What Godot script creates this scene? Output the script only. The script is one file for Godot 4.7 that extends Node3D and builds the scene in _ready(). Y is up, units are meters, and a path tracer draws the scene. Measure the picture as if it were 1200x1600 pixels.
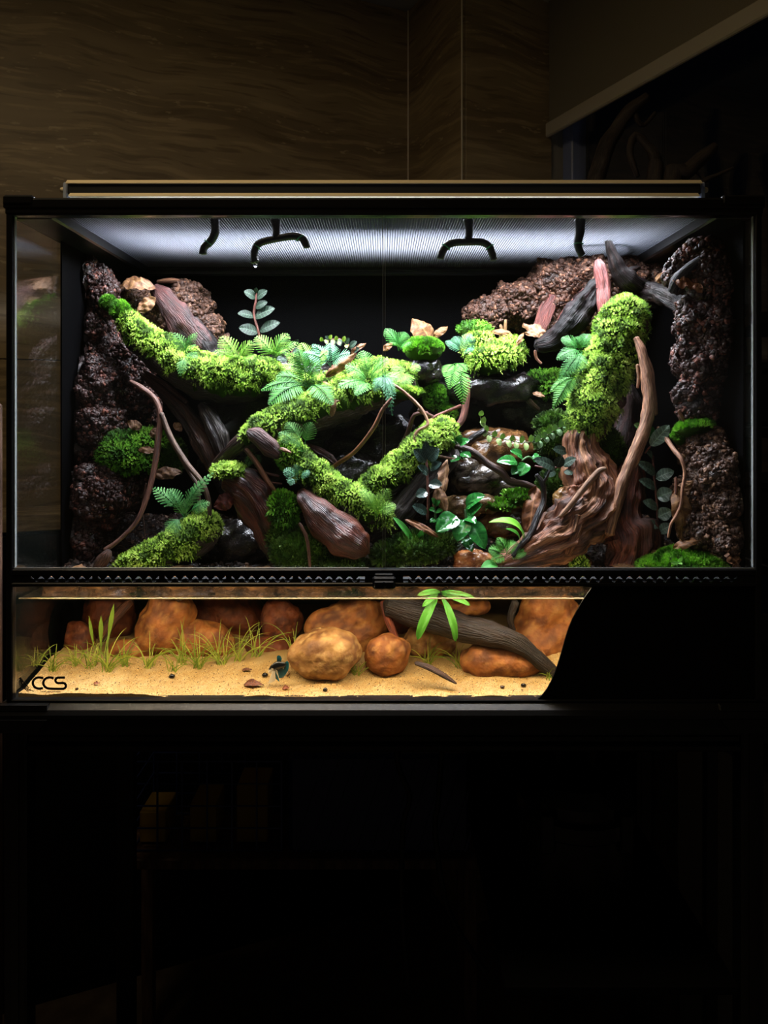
extends Node3D
# A planted half-land half-water vivarium on a dark stand in the corner of a dim stone-clad room.
# y up, metres. The tank's front plane is z = 0, its depth runs towards -z; the lens stands 1.2 m in front of it.

const EYE := 1.6          # lens height above the floor
const FAR := 1.2          # lens to front plane
const TANK := 0.52        # inner depth of the tank

var N := FastNoiseLite.new()
var NF := FastNoiseLite.new()
var NC := FastNoiseLite.new()
var rng := RandomNumberGenerator.new()
var taken := {}
var base_of := {}
var M := {}
var SH := {}


class Geo:
	var v := PackedVector3Array()
	var uv := PackedVector2Array()
	var c := PackedColorArray()
	var i := PackedInt32Array()
	var n := PackedVector3Array()
	var seam := PackedInt32Array()
	func vert(p: Vector3, t := Vector2.ZERO, k := Color.WHITE) -> int:
		v.append(p)
		uv.append(t)
		c.append(k)
		return v.size() - 1
	func tri(a: int, b: int, d: int) -> void:
		i.append(a)
		i.append(b)
		i.append(d)
	func quad(a: int, b: int, d: int, e: int) -> void:
		tri(a, b, d)
		tri(a, d, e)
	func normals() -> void:
		n.resize(v.size())
		n.fill(Vector3.ZERO)
		for k in range(0, i.size(), 3):
			var a := i[k]
			var b := i[k + 1]
			var d := i[k + 2]
			var x := (v[d] - v[a]).cross(v[b] - v[a])
			n[a] += x
			n[b] += x
			n[d] += x
		for k in range(0, seam.size(), 2):
			var both := n[seam[k]] + n[seam[k + 1]]
			n[seam[k]] = both
			n[seam[k + 1]] = both
		for k in n.size():
			n[k] = n[k].normalized() if n[k].length_squared() > 1e-20 else Vector3.UP
	func mesh(at: Vector3) -> ArrayMesh:
		if n.size() != v.size():
			normals()
		var w := v.duplicate()
		for k in w.size():
			w[k] -= at
		var arr := []
		arr.resize(Mesh.ARRAY_MAX)
		arr[Mesh.ARRAY_VERTEX] = w
		arr[Mesh.ARRAY_NORMAL] = n
		arr[Mesh.ARRAY_TEX_UV] = uv
		arr[Mesh.ARRAY_COLOR] = c
		arr[Mesh.ARRAY_INDEX] = i
		var m := ArrayMesh.new()
		m.add_surface_from_arrays(Mesh.PRIMITIVE_TRIANGLES, arr)
		return m


# ---------------------------------------------------------------- placing, naming
func P(px: float, py: float, d: float) -> Vector3:
	# a point of the photograph's plane at depth d behind the tank's front
	var s := (FAR + d) / FAR
	return Vector3((px - 600.0) * 0.001 * s, EYE + (650.0 - py) * 0.001 * s, -d)

func R(r: float, d: float) -> float:
	return r * 0.001 * (FAR + d) / FAR

func C(r: float, g: float, b: float) -> Color:
	return Color(r / 255.0, g / 255.0, b / 255.0).srgb_to_linear()

func S(r: float, g: float, b: float) -> Color:
	return Color(r / 255.0, g / 255.0, b / 255.0)

func numbered(called: String) -> String:
	var k: int = taken.get(called, 0)
	taken[called] = k + 1
	return called if k == 0 else "%s_%03d" % [called, k]

func thing(called: String, label: String, category: String, at: Vector3, group := "") -> Node3D:
	var o := Node3D.new()
	o.name = numbered(called)
	add_child(o)
	o.position = at
	base_of[o] = at
	o.set_meta("label", label)
	o.set_meta("category", category)
	if group != "":
		o.set_meta("group", group)
	return o

func part(parent: Node3D, called: String, g: Geo, m: Material) -> MeshInstance3D:
	var o := MeshInstance3D.new()
	o.name = called
	var at: Vector3 = base_of.get(parent, Vector3.ZERO)
	o.mesh = g.mesh(at)
	o.material_override = m
	parent.add_child(o, true)
	base_of[o] = at
	return o

func single(called: String, label: String, category: String, g: Geo, m: Material, group := "") -> MeshInstance3D:
	# a thing that is one mesh, its node at the middle of its underside
	var lo := Vector3(1e9, 1e9, 1e9)
	var hi := -lo
	for p in g.v:
		lo = lo.min(p)
		hi = hi.max(p)
	var at := Vector3((lo.x + hi.x) / 2.0, lo.y, (lo.z + hi.z) / 2.0)
	var o := MeshInstance3D.new()
	o.name = numbered(called)
	o.mesh = g.mesh(at)
	o.material_override = m
	add_child(o)
	o.position = at
	base_of[o] = at
	o.set_meta("label", label)
	o.set_meta("category", category)
	if group != "":
		o.set_meta("group", group)
	return o

func structure(called: String, g: Geo, m: Material, label: String, category: String) -> MeshInstance3D:
	var o := single(called, label, category, g, m)
	o.set_meta("kind", "structure")
	return o

func many(parent: Node3D, called: String, shape: Mesh, m: Material, where: Array, tint: Array) -> void:
	if where.is_empty():
		return
	var at: Vector3 = base_of.get(parent, Vector3.ZERO)
	var mm := MultiMesh.new()
	mm.transform_format = MultiMesh.TRANSFORM_3D
	mm.use_colors = true
	mm.mesh = shape
	mm.instance_count = where.size()
	for k in where.size():
		var t: Transform3D = where[k]
		t.origin -= at
		mm.set_instance_transform(k, t)
		mm.set_instance_color(k, tint[k])
	var o := MultiMeshInstance3D.new()
	o.name = called
	o.multimesh = mm
	o.material_override = m
	o.set_meta("kind", "stuff")
	parent.add_child(o, true)


# ---------------------------------------------------------------- shapes
func box(g: Geo, lo: Vector3, hi: Vector3, bev := 0.0, k := Color.WHITE) -> void:
	# a box with chamfered edges, flat faces
	var b := minf(bev, 0.45 * minf(minf(hi.x - lo.x, hi.y - lo.y), hi.z - lo.z))
	var mid := (lo + hi) / 2.0
	var h := (hi - lo) / 2.0
	var faces := []
	for ax in 3:
		for sg in [-1.0, 1.0]:
			var u := (ax + 1) % 3
			var w := (ax + 2) % 3
			var f := []
			for q in [[-1, -1], [1, -1], [1, 1], [-1, 1]]:
				var p := Vector3.ZERO
				p[ax] = sg * h[ax]
				p[u] = q[0] * (h[u] - b)
				p[w] = q[1] * (h[w] - b)
				f.append(p)
			faces.append(f)
	if b > 0.0:
		for ax in 3:
			var u := (ax + 1) % 3
			var w := (ax + 2) % 3
			for su in [-1.0, 1.0]:
				for sw in [-1.0, 1.0]:
					var f := []
					for q in [[-1, 0], [1, 0], [1, 1], [-1, 1]]:
						var p := Vector3.ZERO
						p[ax] = q[0] * (h[ax] - b)
						p[u] = su * (h[u] - (b if q[1] == 0 else 0.0))
						p[w] = sw * (h[w] - (0.0 if q[1] == 0 else b))
						f.append(p)
					faces.append(f)
		for sx in [-1.0, 1.0]:
			for sy in [-1.0, 1.0]:
				for sz in [-1.0, 1.0]:
					faces.append([Vector3(sx * h.x, sy * (h.y - b), sz * (h.z - b)), Vector3(sx * (h.x - b), sy * h.y, sz * (h.z - b)), Vector3(sx * (h.x - b), sy * (h.y - b), sz * h.z)])
	for f in faces:
		flat(g, f, mid, k)

func flat(g: Geo, f: Array, mid: Vector3, k := Color.WHITE) -> void:
	# one flat face of a convex body centred on mid
	var a: Vector3 = f[0]
	var b: Vector3 = f[1]
	var d: Vector3 = f[2]
	var out := Vector3.ZERO
	for p in f:
		out += p
	var turned: bool = (d - a).cross(b - a).dot(out / f.size()) < 0.0
	var ids := []
	for p in f:
		ids.append(g.vert(p + mid, Vector2(p.x, p.y), k))
	for q in range(1, f.size() - 1):
		if turned:
			g.tri(ids[0], ids[q + 1], ids[q])
		else:
			g.tri(ids[0], ids[q], ids[q + 1])

func bar(g: Geo, a: Vector3, b: Vector3, w: float, h: float, up := Vector3.UP, k := Color.WHITE) -> void:
	# a straight square bar from a to b
	var d := (b - a).normalized()
	var s := d.cross(up).normalized()
	if s.length() < 0.5:
		s = d.cross(Vector3.RIGHT).normalized()
	var t := s.cross(d)
	var mid := (a + b) / 2.0
	var e := (b - a) / 2.0
	var c8 := []
	for x in [-1.0, 1.0]:
		for y in [-1.0, 1.0]:
			for z in [-1.0, 1.0]:
				c8.append(e * x + s * (y * w / 2.0) + t * (z * h / 2.0))
	for q in [[0, 1, 3, 2], [4, 6, 7, 5], [0, 4, 5, 1], [2, 3, 7, 6], [0, 2, 6, 4], [1, 5, 7, 3]]:
		flat(g, [c8[q[0]], c8[q[1]], c8[q[2]], c8[q[3]]], mid, k)

func prism(g: Geo, poly: PackedVector2Array, axis: int, lo: float, hi: float, k := Color.WHITE) -> void:
	# a polygon extruded: axis 0: (z, y) along x; axis 2: (x, y) along z
	var ids := Geometry2D.triangulate_polygon(poly)
	var at := func(p: Vector2, t: float) -> Vector3: return Vector3(t, p.y, p.x) if axis == 0 else Vector3(p.x, p.y, t)
	var ccw := not Geometry2D.is_polygon_clockwise(poly)
	for side in [lo, hi]:
		var outward := Vector3.ZERO
		outward[axis] = -1.0 if side == lo else 1.0
		for q in range(0, ids.size(), 3):
			var a: Vector3 = at.call(poly[ids[q]], side)
			var b: Vector3 = at.call(poly[ids[q + 1]], side)
			var d: Vector3 = at.call(poly[ids[q + 2]], side)
			var x := g.vert(a, Vector2(a.x, a.y), k)
			var y := g.vert(b, Vector2(b.x, b.y), k)
			var z := g.vert(d, Vector2(d.x, d.y), k)
			if (d - a).cross(b - a).dot(outward) > 0.0:
				g.tri(x, y, z)
			else:
				g.tri(x, z, y)
	for q in poly.size():
		var p0 := poly[q]
		var p1 := poly[(q + 1) % poly.size()]
		var nrm := Vector2(p1.y - p0.y, p0.x - p1.x) * (1.0 if ccw else -1.0)
		var a: Vector3 = at.call(p0, lo)
		var b: Vector3 = at.call(p1, lo)
		var d: Vector3 = at.call(p1, hi)
		var e: Vector3 = at.call(p0, hi)
		var w: Vector3 = at.call(nrm, 0.0)
		var ia := g.vert(a, Vector2(a.x, a.y), k)
		var ib := g.vert(b, Vector2(b.x, b.y), k)
		var id := g.vert(d, Vector2(d.x, d.y), k)
		var ie := g.vert(e, Vector2(e.x, e.y), k)
		if (d - a).cross(b - a).dot(w) > 0.0:
			g.quad(ia, ib, id, ie)
		else:
			g.quad(ia, ie, id, ib)

func spline(pts: Array, rad: Array, step: float) -> Array:
	# Catmull-Rom through pts; returns [points, radii]
	var op := PackedVector3Array()
	var orad := PackedFloat32Array()
	var n := pts.size()
	for k in n - 1:
		var p0: Vector3 = pts[maxi(k - 1, 0)]
		var p1: Vector3 = pts[k]
		var p2: Vector3 = pts[k + 1]
		var p3: Vector3 = pts[mini(k + 2, n - 1)]
		var m := maxi(2, ceili(p1.distance_to(p2) / step))
		for q in m + (1 if k == n - 2 else 0):
			var t := float(q) / m
			var t2 := t * t
			var t3 := t2 * t
			op.append(0.5 * (2.0 * p1 + (p2 - p0) * t + (2.0 * p0 - 5.0 * p1 + 4.0 * p2 - p3) * t2 + (3.0 * p1 - p0 - 3.0 * p2 + p3) * t3))
			var s := t * t * (3.0 - 2.0 * t)
			orad.append(lerpf(rad[k], rad[k + 1], s))
	return [op, orad]

func tube(g: Geo, pts: Array, rad: Array, seg := 10, o := {}) -> void:
	# a swept body along a spline: tapering, grooved along its grain, lumpy, coloured in streaks
	var amp: float = o.get("amp", 0.0)
	var ridges: float = o.get("ridges", 2.2)
	var amp2: float = o.get("amp2", amp * 0.35)
	var lf: float = o.get("lf", 5.0)
	var lump_a: float = o.get("lump", 0.0)
	var lumpf: float = o.get("lumpf", 22.0)
	var flatness: float = o.get("flat", 1.0)
	var step: float = o.get("step", 0.012)
	var twist: float = o.get("twist", 0.0)
	var sd: float = o.get("seed", 0.0) * 7.31
	var cols: Array = o.get("cols", [Color.WHITE, Color.WHITE, Color.WHITE])
	var cut: float = o.get("dark", 0.0)
	var acc: float = o.get("accent", 0.35)
	var shift: Vector3 = o.get("shift", Vector3.ZERO)
	var up0: Vector3 = o.get("up", Vector3.ZERO)
	var tip: float = o.get("tip", 0.55)
	var sp := spline(pts, rad, step)
	var p: PackedVector3Array = sp[0]
	var r: PackedFloat32Array = sp[1]
	var n := p.size()
	var t := (p[1] - p[0]).normalized()
	var u := up0 if up0 != Vector3.ZERO else (Vector3.FORWARD if absf(t.z) < 0.8 else Vector3.UP)
	u = (u - t * u.dot(t)).normalized()
	var length := 0.0
	var ku := maxf(1.0, roundf(TAU * r[n / 2] / 0.02))
	var first := g.v.size()
	var row := seg + 1
	for k in n:
		var tn := (p[mini(k + 1, n - 1)] - p[maxi(k - 1, 0)]).normalized()
		u = (u - tn * u.dot(tn)).normalized()
		var b := tn.cross(u)
		if k > 0:
			length += p[k].distance_to(p[k - 1])
		for j in row:
			var th := TAU * float(j % seg) / seg + twist * length
			var cs := cos(th)
			var sn := sin(th)
			var rr := r[k]
			if amp > 0.0:
				var x := NF.get_noise_3d(cs * ridges + sd, sn * ridges - sd, length * lf + sd)
				var x2 := N.get_noise_3d(cs * ridges * 3.1 - sd, sn * ridges * 3.1 + sd, length * lf * 1.4)
				rr *= 1.0 + amp * (0.8 - 2.0 * absf(x)) + amp2 * (0.5 - absf(x2) * 1.6)
			var dir := u * cs + b * (sn * flatness)
			var q := p[k] + dir * rr + shift * r[k]
			if lump_a > 0.0:
				q += dir * (r[k] * lump_a * NF.get_noise_3d(q.x * lumpf + sd, q.y * lumpf, q.z * lumpf))
			var c0: Color = cols[0]
			var m1 := NF.get_noise_3d(cs * 1.3 + sd * 2.0, sn * 1.3, length * 9.0 + sd)
			var m2 := NF.get_noise_3d(cs * 2.6 - sd, sn * 2.6 + sd, length * 4.0)
			c0 = c0.lerp(cols[1], smoothstep(-0.05, 0.3, m1 + cut))
			c0 = c0.lerp(cols[2], acc * smoothstep(0.0, 0.35, m2))
			g.vert(q, Vector2(float(j) / seg * ku, length / 0.2), c0)
	for k in n:
		g.seam.append(first + k * row)
		g.seam.append(first + k * row + seg)
	for k in n - 1:
		for j in seg:
			var a := first + k * row + j
			g.quad(a, a + row, a + row + 1, a + 1)
	# ends
	for e in 2:
		var k := 0 if e == 0 else n - 1
		var tn := (p[1] - p[0]).normalized() * -1.0 if e == 0 else (p[n - 1] - p[n - 2]).normalized()
		var mid := g.vert(p[k] + shift * r[k] + tn * r[k] * tip, Vector2(0.5, 0.5), cols[1])
		for j in seg:
			var a := first + k * row + j
			if e == 0:
				g.tri(mid, a, a + 1)
			else:
				g.tri(mid, a + 1, a)

func lump(g: Geo, c: Vector3, r: Vector3, o := {}) -> void:
	# a noisy ellipsoid
	var res: int = o.get("res", 18)
	var amp: float = o.get("amp", 0.2)
	var f: float = o.get("f", 14.0)
	var fine: float = o.get("fine", 0.0)
	var ff: float = o.get("ff", 60.0)
	var sd: float = o.get("seed", 0.0) * 5.17
	var cols: Array = o.get("cols", [Color.WHITE, Color.WHITE, Color.WHITE])
	var cut: float = o.get("dark", 0.0)
	var sq: float = o.get("sq", 1.0)
	var turn: float = o.get("turn", 0.0)
	var lean: float = o.get("lean", 0.0)
	var avg := (r.x + r.y + r.z) / 3.0
	var first := g.v.size()
	var row := res * 2
	var ca := cos(turn)
	var sa := sin(turn)
	for k in res + 1:
		var ph := PI * k / res
		var y := cos(ph)
		var w := sin(ph)
		for j in row:
			var th := TAU * j / row
			var d := Vector3(w * cos(th), y, w * sin(th))
			if sq != 1.0:
				d = Vector3(signf(d.x) * pow(absf(d.x), sq), signf(d.y) * pow(absf(d.y), sq), signf(d.z) * pow(absf(d.z), sq))
			var q := d * r
			var x := NF.get_noise_3d((c.x + q.x) * f + sd, (c.y + q.y) * f, (c.z + q.z) * f - sd)
			q += d * (avg * amp * x)
			if fine > 0.0:
				q += d * (fine * NF.get_noise_3d((c.x + q.x) * ff, (c.y + q.y) * ff + sd, (c.z + q.z) * ff))
			q = Vector3(q.x * ca - q.y * sa + lean * q.y, q.x * sa + q.y * ca, q.z)
			var m1 := NF.get_noise_3d((c.x + q.x) * 22.0 - sd, (c.y + q.y) * 30.0, (c.z + q.z) * 22.0)
			var m2 := NF.get_noise_3d((c.x + q.x) * 60.0, (c.y + q.y) * 60.0 + sd, (c.z + q.z) * 60.0)
			var k0: Color = cols[0]
			k0 = k0.lerp(cols[1], smoothstep(-0.1, 0.3, m1 + cut))
			k0 = k0.lerp(cols[2], 0.7 * smoothstep(0.05, 0.4, m2))
			g.vert(c + q, Vector2(float(j) / res, float(k) / res), k0)
	for k in res:
		for j in row:
			var a := first + k * row + j
			var b := first + k * row + (j + 1) % row
			g.quad(a, a + row, b + row, b)

func lathe(g: Geo, c: Vector3, prof: Array, seg := 16, k := Color.WHITE) -> void:
	# prof: [[radius, height], ...] from bottom to top, round the y axis
	for q in prof.size() - 1:
		var f := g.v.size()
		for j in seg + 1:
			var th := TAU * (j % seg) / seg
			for e in 2:
				var pr: Array = prof[q + e]
				g.vert(c + Vector3(cos(th) * pr[0], pr[1], sin(th) * pr[0]), Vector2(float(j) / seg, pr[1]), k)
		for j in seg:
			var a := f + j * 2
			g.quad(a, a + 2, a + 3, a + 1)

func leaf(g: Geo, b: Vector3, tip: Vector3, w: float, face: Vector3, o := {}) -> void:
	# a leaf blade from b to tip, arched, folded along its midrib, with a thickness
	var n: int = o.get("n", 9)
	var arch: float = o.get("arch", 0.12)
	var fold: float = o.get("fold", 0.25)
	var wave: float = o.get("wave", 0.0)
	var curl: float = o.get("curl", 0.0)
	var pk: float = o.get("pk", 0.42)
	var sharp: float = o.get("sharp", 0.8)
	var k: Color = o.get("k", Color.WHITE)
	var sd: float = o.get("seed", 0.0) + b.x * 91.0 + b.y * 37.0
	var along := tip - b
	var len := along.length()
	var d := along / len
	var up := (face - d * face.dot(d)).normalized()
	var side := d.cross(up)
	var first := g.v.size()
	var cn := 7
	var e := log(0.5) / log(pk)
	for q in n + 1:
		var t := float(q) / n
		var hw := w * pow(maxf(sin(PI * pow(t, e)), 0.0), sharp) * 0.5
		hw = maxf(hw, w * 0.012)
		var lift := arch * len * 4.0 * t * (1.0 - t)
		for j in cn:
			var u := float(j) / (cn - 1) * 2.0 - 1.0
			var a := absf(u)
			var h := lift + fold * hw * a - curl * hw * u * u * (0.4 + t)
			h += wave * w * NF.get_noise_3d(u * 1.4 + sd, t * 3.2, sd)
			g.vert(b + along * t + side * (u * hw * (1.0 - 0.25 * absf(curl))) + up * h, Vector2(u * 0.5 + 0.5, t), k)
	for q in n:
		for j in cn - 1:
			var a := first + q * cn + j
			g.quad(a, a + 1, a + cn + 1, a + cn)

func blade(g: Geo, b: Vector3, tip: Vector3, w: float, arch: Vector3, k: Color, n := 8) -> void:
	# a grass-like blade: quadratic curve, V-shaped across
	var first := g.v.size()
	var ctrl := (b + tip) / 2.0 + arch
	for q in n + 1:
		var t := float(q) / n
		var p := b * (1.0 - t) * (1.0 - t) + ctrl * (2.0 * t * (1.0 - t)) + tip * (t * t)
		var d := ((ctrl - b) * (1.0 - t) + (tip - ctrl) * t).normalized()
		var s := d.cross(Vector3(0.25, 0.1, 1.0)).normalized()
		var nn := s.cross(d)
		var hw := w * 0.5 * (1.0 - 0.92 * t * t)
		g.vert(p - s * hw, Vector2(0, t), k)
		g.vert(p - nn * hw * 0.35, Vector2(0.5, t), k * 0.92)
		g.vert(p + s * hw, Vector2(1, t), k)
	for q in n:
		for j in 2:
			var a := first + q * 3 + j
			g.quad(a, a + 1, a + 4, a + 3)

func frond(g: Geo, b: Vector3, tip: Vector3, w: float, face: Vector3, o := {}) -> void:
	# a fern frond: arched rachis with paired pinnae, simple or cut again
	var pairs: int = o.get("pairs", 12)
	var arch: float = o.get("arch", 0.18)
	var cut: bool = o.get("cut", false)
	var k0: Color = o.get("k", C(70, 150, 45))
	var k1: Color = o.get("k1", C(120, 190, 70))
	var start: float = o.get("start", 0.15)
	var along := tip - b
	var len := along.length()
	var d := along / len
	var up := (face - d * face.dot(d)).normalized()
	var ctrl := (b + tip) / 2.0 + up * (arch * len * 2.0)
	var at := func(t: float) -> Vector3: return b * (1.0 - t) * (1.0 - t) + ctrl * (2.0 * t * (1.0 - t)) + tip * (t * t)
	var rp := []
	var rr := []
	for q in 7:
		rp.append(at.call(q / 6.0))
		rr.append(len * 0.009 * (1.0 - 0.75 * q / 6.0) + 0.0002)
	tube(g, rp, rr, 4, {"step": len, "cols": [k0 * 0.7, k0 * 0.7, k0 * 0.7]})
	for q in pairs:
		var t := start + (1.0 - start) * (q + 0.5) / pairs
		var p: Vector3 = at.call(t)
		var tn: Vector3 = ((at.call(minf(t + 0.02, 1.0)) as Vector3) - (at.call(t - 0.02) as Vector3)).normalized()
		var sd := tn.cross(up).normalized()
		var nn := sd.cross(tn)
		var x := (t - start) / (1.0 - start)
		var pl := w * 0.5 * pow(sin(PI * pow(clampf(0.1 + 0.9 * x, 0.0, 1.0), 0.62)), 0.75) + w * 0.02
		for s in [-1.0, 1.0]:
			var lean := 0.45 + 0.5 * x
			var pd: Vector3 = (sd * s + tn * lean - nn * (0.12 + 0.2 * rng.randf())).normalized()
			var kk := k0.lerp(k1, clampf(rng.randf() * 0.8 + 0.2 * x, 0.0, 1.0))
			var pw := len * (1.0 - start) / pairs * (0.76 if not cut else 0.46)
			if not cut:
				leaf(g, p, p + pd * pl, pw, nn, {"n": 4, "arch": -0.05, "fold": 0.3, "pk": 0.36, "k": kk})
			else:
				var m := maxi(2, int(pl / (pw * 0.62)))
				for e in m:
					var u := (e + 0.6) / (m + 0.3)
					var pp := p + pd * (pl * u)
					var ll := minf(pw * 1.25, pl * 0.5) * (1.0 - 0.55 * u)
					for z in [-1.0, 1.0]:
						var pe: Vector3 = (pd * 0.75 + pd.cross(nn).normalized() * z).normalized()
						petal(g, pp, pp + pe * ll, ll * 0.62, nn, kk)
				petal(g, p + pd * pl * 0.8, p + pd * (pl * 1.05), pw * 0.5, nn, kk)

func petal(g: Geo, b: Vector3, tip: Vector3, w: float, face: Vector3, k: Color) -> void:
	# the smallest leaflet: a folded diamond
	var d := (tip - b).normalized()
	var s := d.cross(face).normalized() * (w / 2.0)
	var m := b.lerp(tip, 0.5)
	var lift := face.normalized() * (w * 0.12)
	var a := g.vert(b, Vector2(0.5, 0), k)
	var l := g.vert(m - s + lift, Vector2(0, 0.5), k)
	var r := g.vert(m + s + lift, Vector2(1, 0.5), k)
	var e := g.vert(tip, Vector2(0.5, 1), k)
	var z := g.vert(m, Vector2(0.5, 0.5), k * 0.85)
	g.tri(a, z, l)
	g.tri(a, r, z)
	g.tri(z, e, l)
	g.tri(z, r, e)


# ---------------------------------------------------------------- scattering
func scatter(g: Geo, per_m2: float, keep: Callable, upto := -1) -> Array:
	# random points on a body's surface: [[point, normal], ...]
	if g.n.size() != g.v.size():
		g.normals()
	var out := []
	var count := g.i.size() if upto < 0 else upto
	var carry := 0.0
	for k in range(0, count, 3):
		var a := g.v[g.i[k]]
		var b := g.v[g.i[k + 1]]
		var d := g.v[g.i[k + 2]]
		carry += (b - a).cross(d - a).length() * 0.5 * per_m2
		while carry > 0.0:
			carry -= rng.randf() * 2.0
			var x := rng.randf()
			var y := rng.randf()
			if x + y > 1.0:
				x = 1.0 - x
				y = 1.0 - y
			var p := a + (b - a) * x + (d - a) * y
			var nn := (g.n[g.i[k]] * (1.0 - x - y) + g.n[g.i[k + 1]] * x + g.n[g.i[k + 2]] * y).normalized()
			if keep.call(p, nn):
				out.append([p, nn])
	return out

func stand(p: Vector3, up: Vector3, s: Vector3) -> Transform3D:
	var x := Vector3(rng.randfn(), rng.randfn(), rng.randfn())
	x = (x - up * x.dot(up)).normalized()
	var z := x.cross(up).normalized()
	return Transform3D(Basis(x * s.x, up * s.y, z * s.z), p)

func grow_moss(parent: Node3D, g: Geo, kind: String, per_cm2: float, size: float, tone: Array, lowest := -0.25, hang := 0.0) -> void:
	# sprigs all over the upper side of a body; tone: deep, mid, bright colours
	var keep := func(p: Vector3, nn: Vector3) -> bool:
		return nn.y + 0.45 * N.get_noise_3d(p.x * 55.0, p.y * 55.0, p.z * 55.0) > lowest
	var spots := scatter(g, per_cm2 * 10000.0, keep)
	var where := []
	var tint := []
	for e in spots:
		var p: Vector3 = e[0]
		var nn: Vector3 = e[1]
		var up := (nn + Vector3(0, 0.35, 0) + Vector3(rng.randfn(), rng.randfn(), rng.randfn()) * 0.28).normalized()
		var s := size * rng.randf_range(0.65, 1.35)
		var tall := 1.0
		if hang > 0.0 and nn.y < 0.25 and rng.randf() < 0.5:
			up = (nn * 0.7 + Vector3(rng.randfn() * 0.3, -0.9, rng.randfn() * 0.3)).normalized()
			tall = 1.0 + hang * rng.randf()
		where.append(stand(p - nn * 0.001, up, Vector3(s, s * tall, s)))
		var patch := N.get_noise_3d(p.x * 30.0, p.y * 30.0 + 9.0, p.z * 30.0)
		var m := clampf(0.5 + patch * 0.8 + rng.randfn() * 0.22, 0.0, 1.0)
		var k: Color = (tone[0] as Color).lerp(tone[1], minf(m * 2.0, 1.0)).lerp(tone[2], maxf(m * 2.0 - 1.0, 0.0))
		tint.append(k)
	many(parent, "sprigs", SH[kind], M.moss, where, tint)

func grow_grains(parent: Node3D, g: Geo, called: String, per_cm2: float, lo: float, hi: float, tone: Array, m: Material, keep: Callable, shape := "grain") -> void:
	var spots := scatter(g, per_cm2 * 10000.0, keep)
	var where := []
	var tint := []
	for e in spots:
		var nn: Vector3 = e[1]
		var s := lo + (hi - lo) * pow(rng.randf(), 2.2)
		var up := (nn + Vector3(rng.randfn(), rng.randfn(), rng.randfn()) * 0.6).normalized()
		where.append(stand(e[0], up, Vector3(s * rng.randf_range(0.7, 1.3), s * rng.randf_range(0.45, 0.9), s)))
		tint.append((tone[0] as Color).lerp(tone[1], rng.randf()).lerp(tone[2], 1.0 if rng.randf() < 0.12 else 0.0))
	many(parent, called, SH[shape], m, where, tint)

func within(g: Geo) -> void:
	# whatever leans on the glass is pressed flat against it
	for k in g.v.size():
		var p := g.v[k]
		g.v[k] = Vector3(clampf(p.x, -0.575, 0.575), p.y, clampf(p.z, -0.52, -0.0125))

func everywhere(_p: Vector3, _n: Vector3) -> bool:
	return true


# ---------------------------------------------------------------- materials
func noise_tex(freq: float, oct: int, lo: Color, hi: Color, cell := false, size := 512) -> NoiseTexture2D:
	var f := FastNoiseLite.new()
	f.noise_type = FastNoiseLite.TYPE_CELLULAR if cell else FastNoiseLite.TYPE_SIMPLEX_SMOOTH
	f.frequency = freq
	f.fractal_octaves = oct
	f.seed = 11
	var ramp := Gradient.new()
	ramp.set_color(0, lo)
	ramp.set_color(1, hi)
	var t := NoiseTexture2D.new()
	t.width = size
	t.height = size
	t.seamless = true
	t.noise = f
	t.color_ramp = ramp
	return t

func mat(called: String, k: Color, rough: float, o := {}) -> StandardMaterial3D:
	var m := StandardMaterial3D.new()
	m.resource_name = called
	m.albedo_color = k
	m.roughness = rough
	m.metallic = o.get("metal", 0.0)
	m.metallic_specular = o.get("spec", 0.5)
	m.vertex_color_use_as_albedo = o.get("vc", false)
	if o.has("tex"):
		m.albedo_texture = o.tex
	if o.has("bump"):
		m.heightmap_enabled = true
		m.heightmap_texture = o.bump
		m.heightmap_scale = o.get("cm", 0.1)
	if o.has("tri"):
		m.uv1_triplanar = true
		m.uv1_scale = o.tri
	if o.has("back"):
		m.backlight_enabled = true
		m.backlight = o.back
	if o.has("coat"):
		m.clearcoat_enabled = true
		m.clearcoat = o.coat
		m.clearcoat_roughness = o.get("coat_rough", 0.15)
	M[called] = m
	return m

func pane(called: String, a: float) -> void:
	var m := mat(called, Color(0.75, 0.9, 0.85, a), 0.0)
	m.transparency = BaseMaterial3D.TRANSPARENCY_ALPHA

func vein_tex(body: Color, vein: Color, body2: Color, pairs: float, soft: float) -> ImageTexture:
	# leaf print: midrib, side veins and a fine net between them
	var im := Image.create(96, 192, false, Image.FORMAT_RGB8)
	for y in 192:
		for x in 96:
			var u := absf(x / 95.0 * 2.0 - 1.0)
			var t := y / 191.0
			var line := absf(fposmod((t - u * 0.16 + u * u * 0.05) * pairs, 1.0) - 0.5) * 2.0
			var v := smoothstep(1.0 - soft, 1.0, line) * (1.0 - 0.35 * u)
			v = maxf(v, smoothstep(0.09, 0.03, u))
			var net := absf(N.get_noise_2d(x * 0.16, y * 0.16))
			v = maxf(v, 0.45 * smoothstep(0.06, 0.0, net))
			var k := body.lerp(body2, clampf(0.5 + N.get_noise_2d(x * 0.05 + 40.0, y * 0.04) * 0.9, 0.0, 1.0)).lerp(vein, v)
			im.set_pixel(x, y, k)
	return ImageTexture.create_from_image(im)

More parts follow.
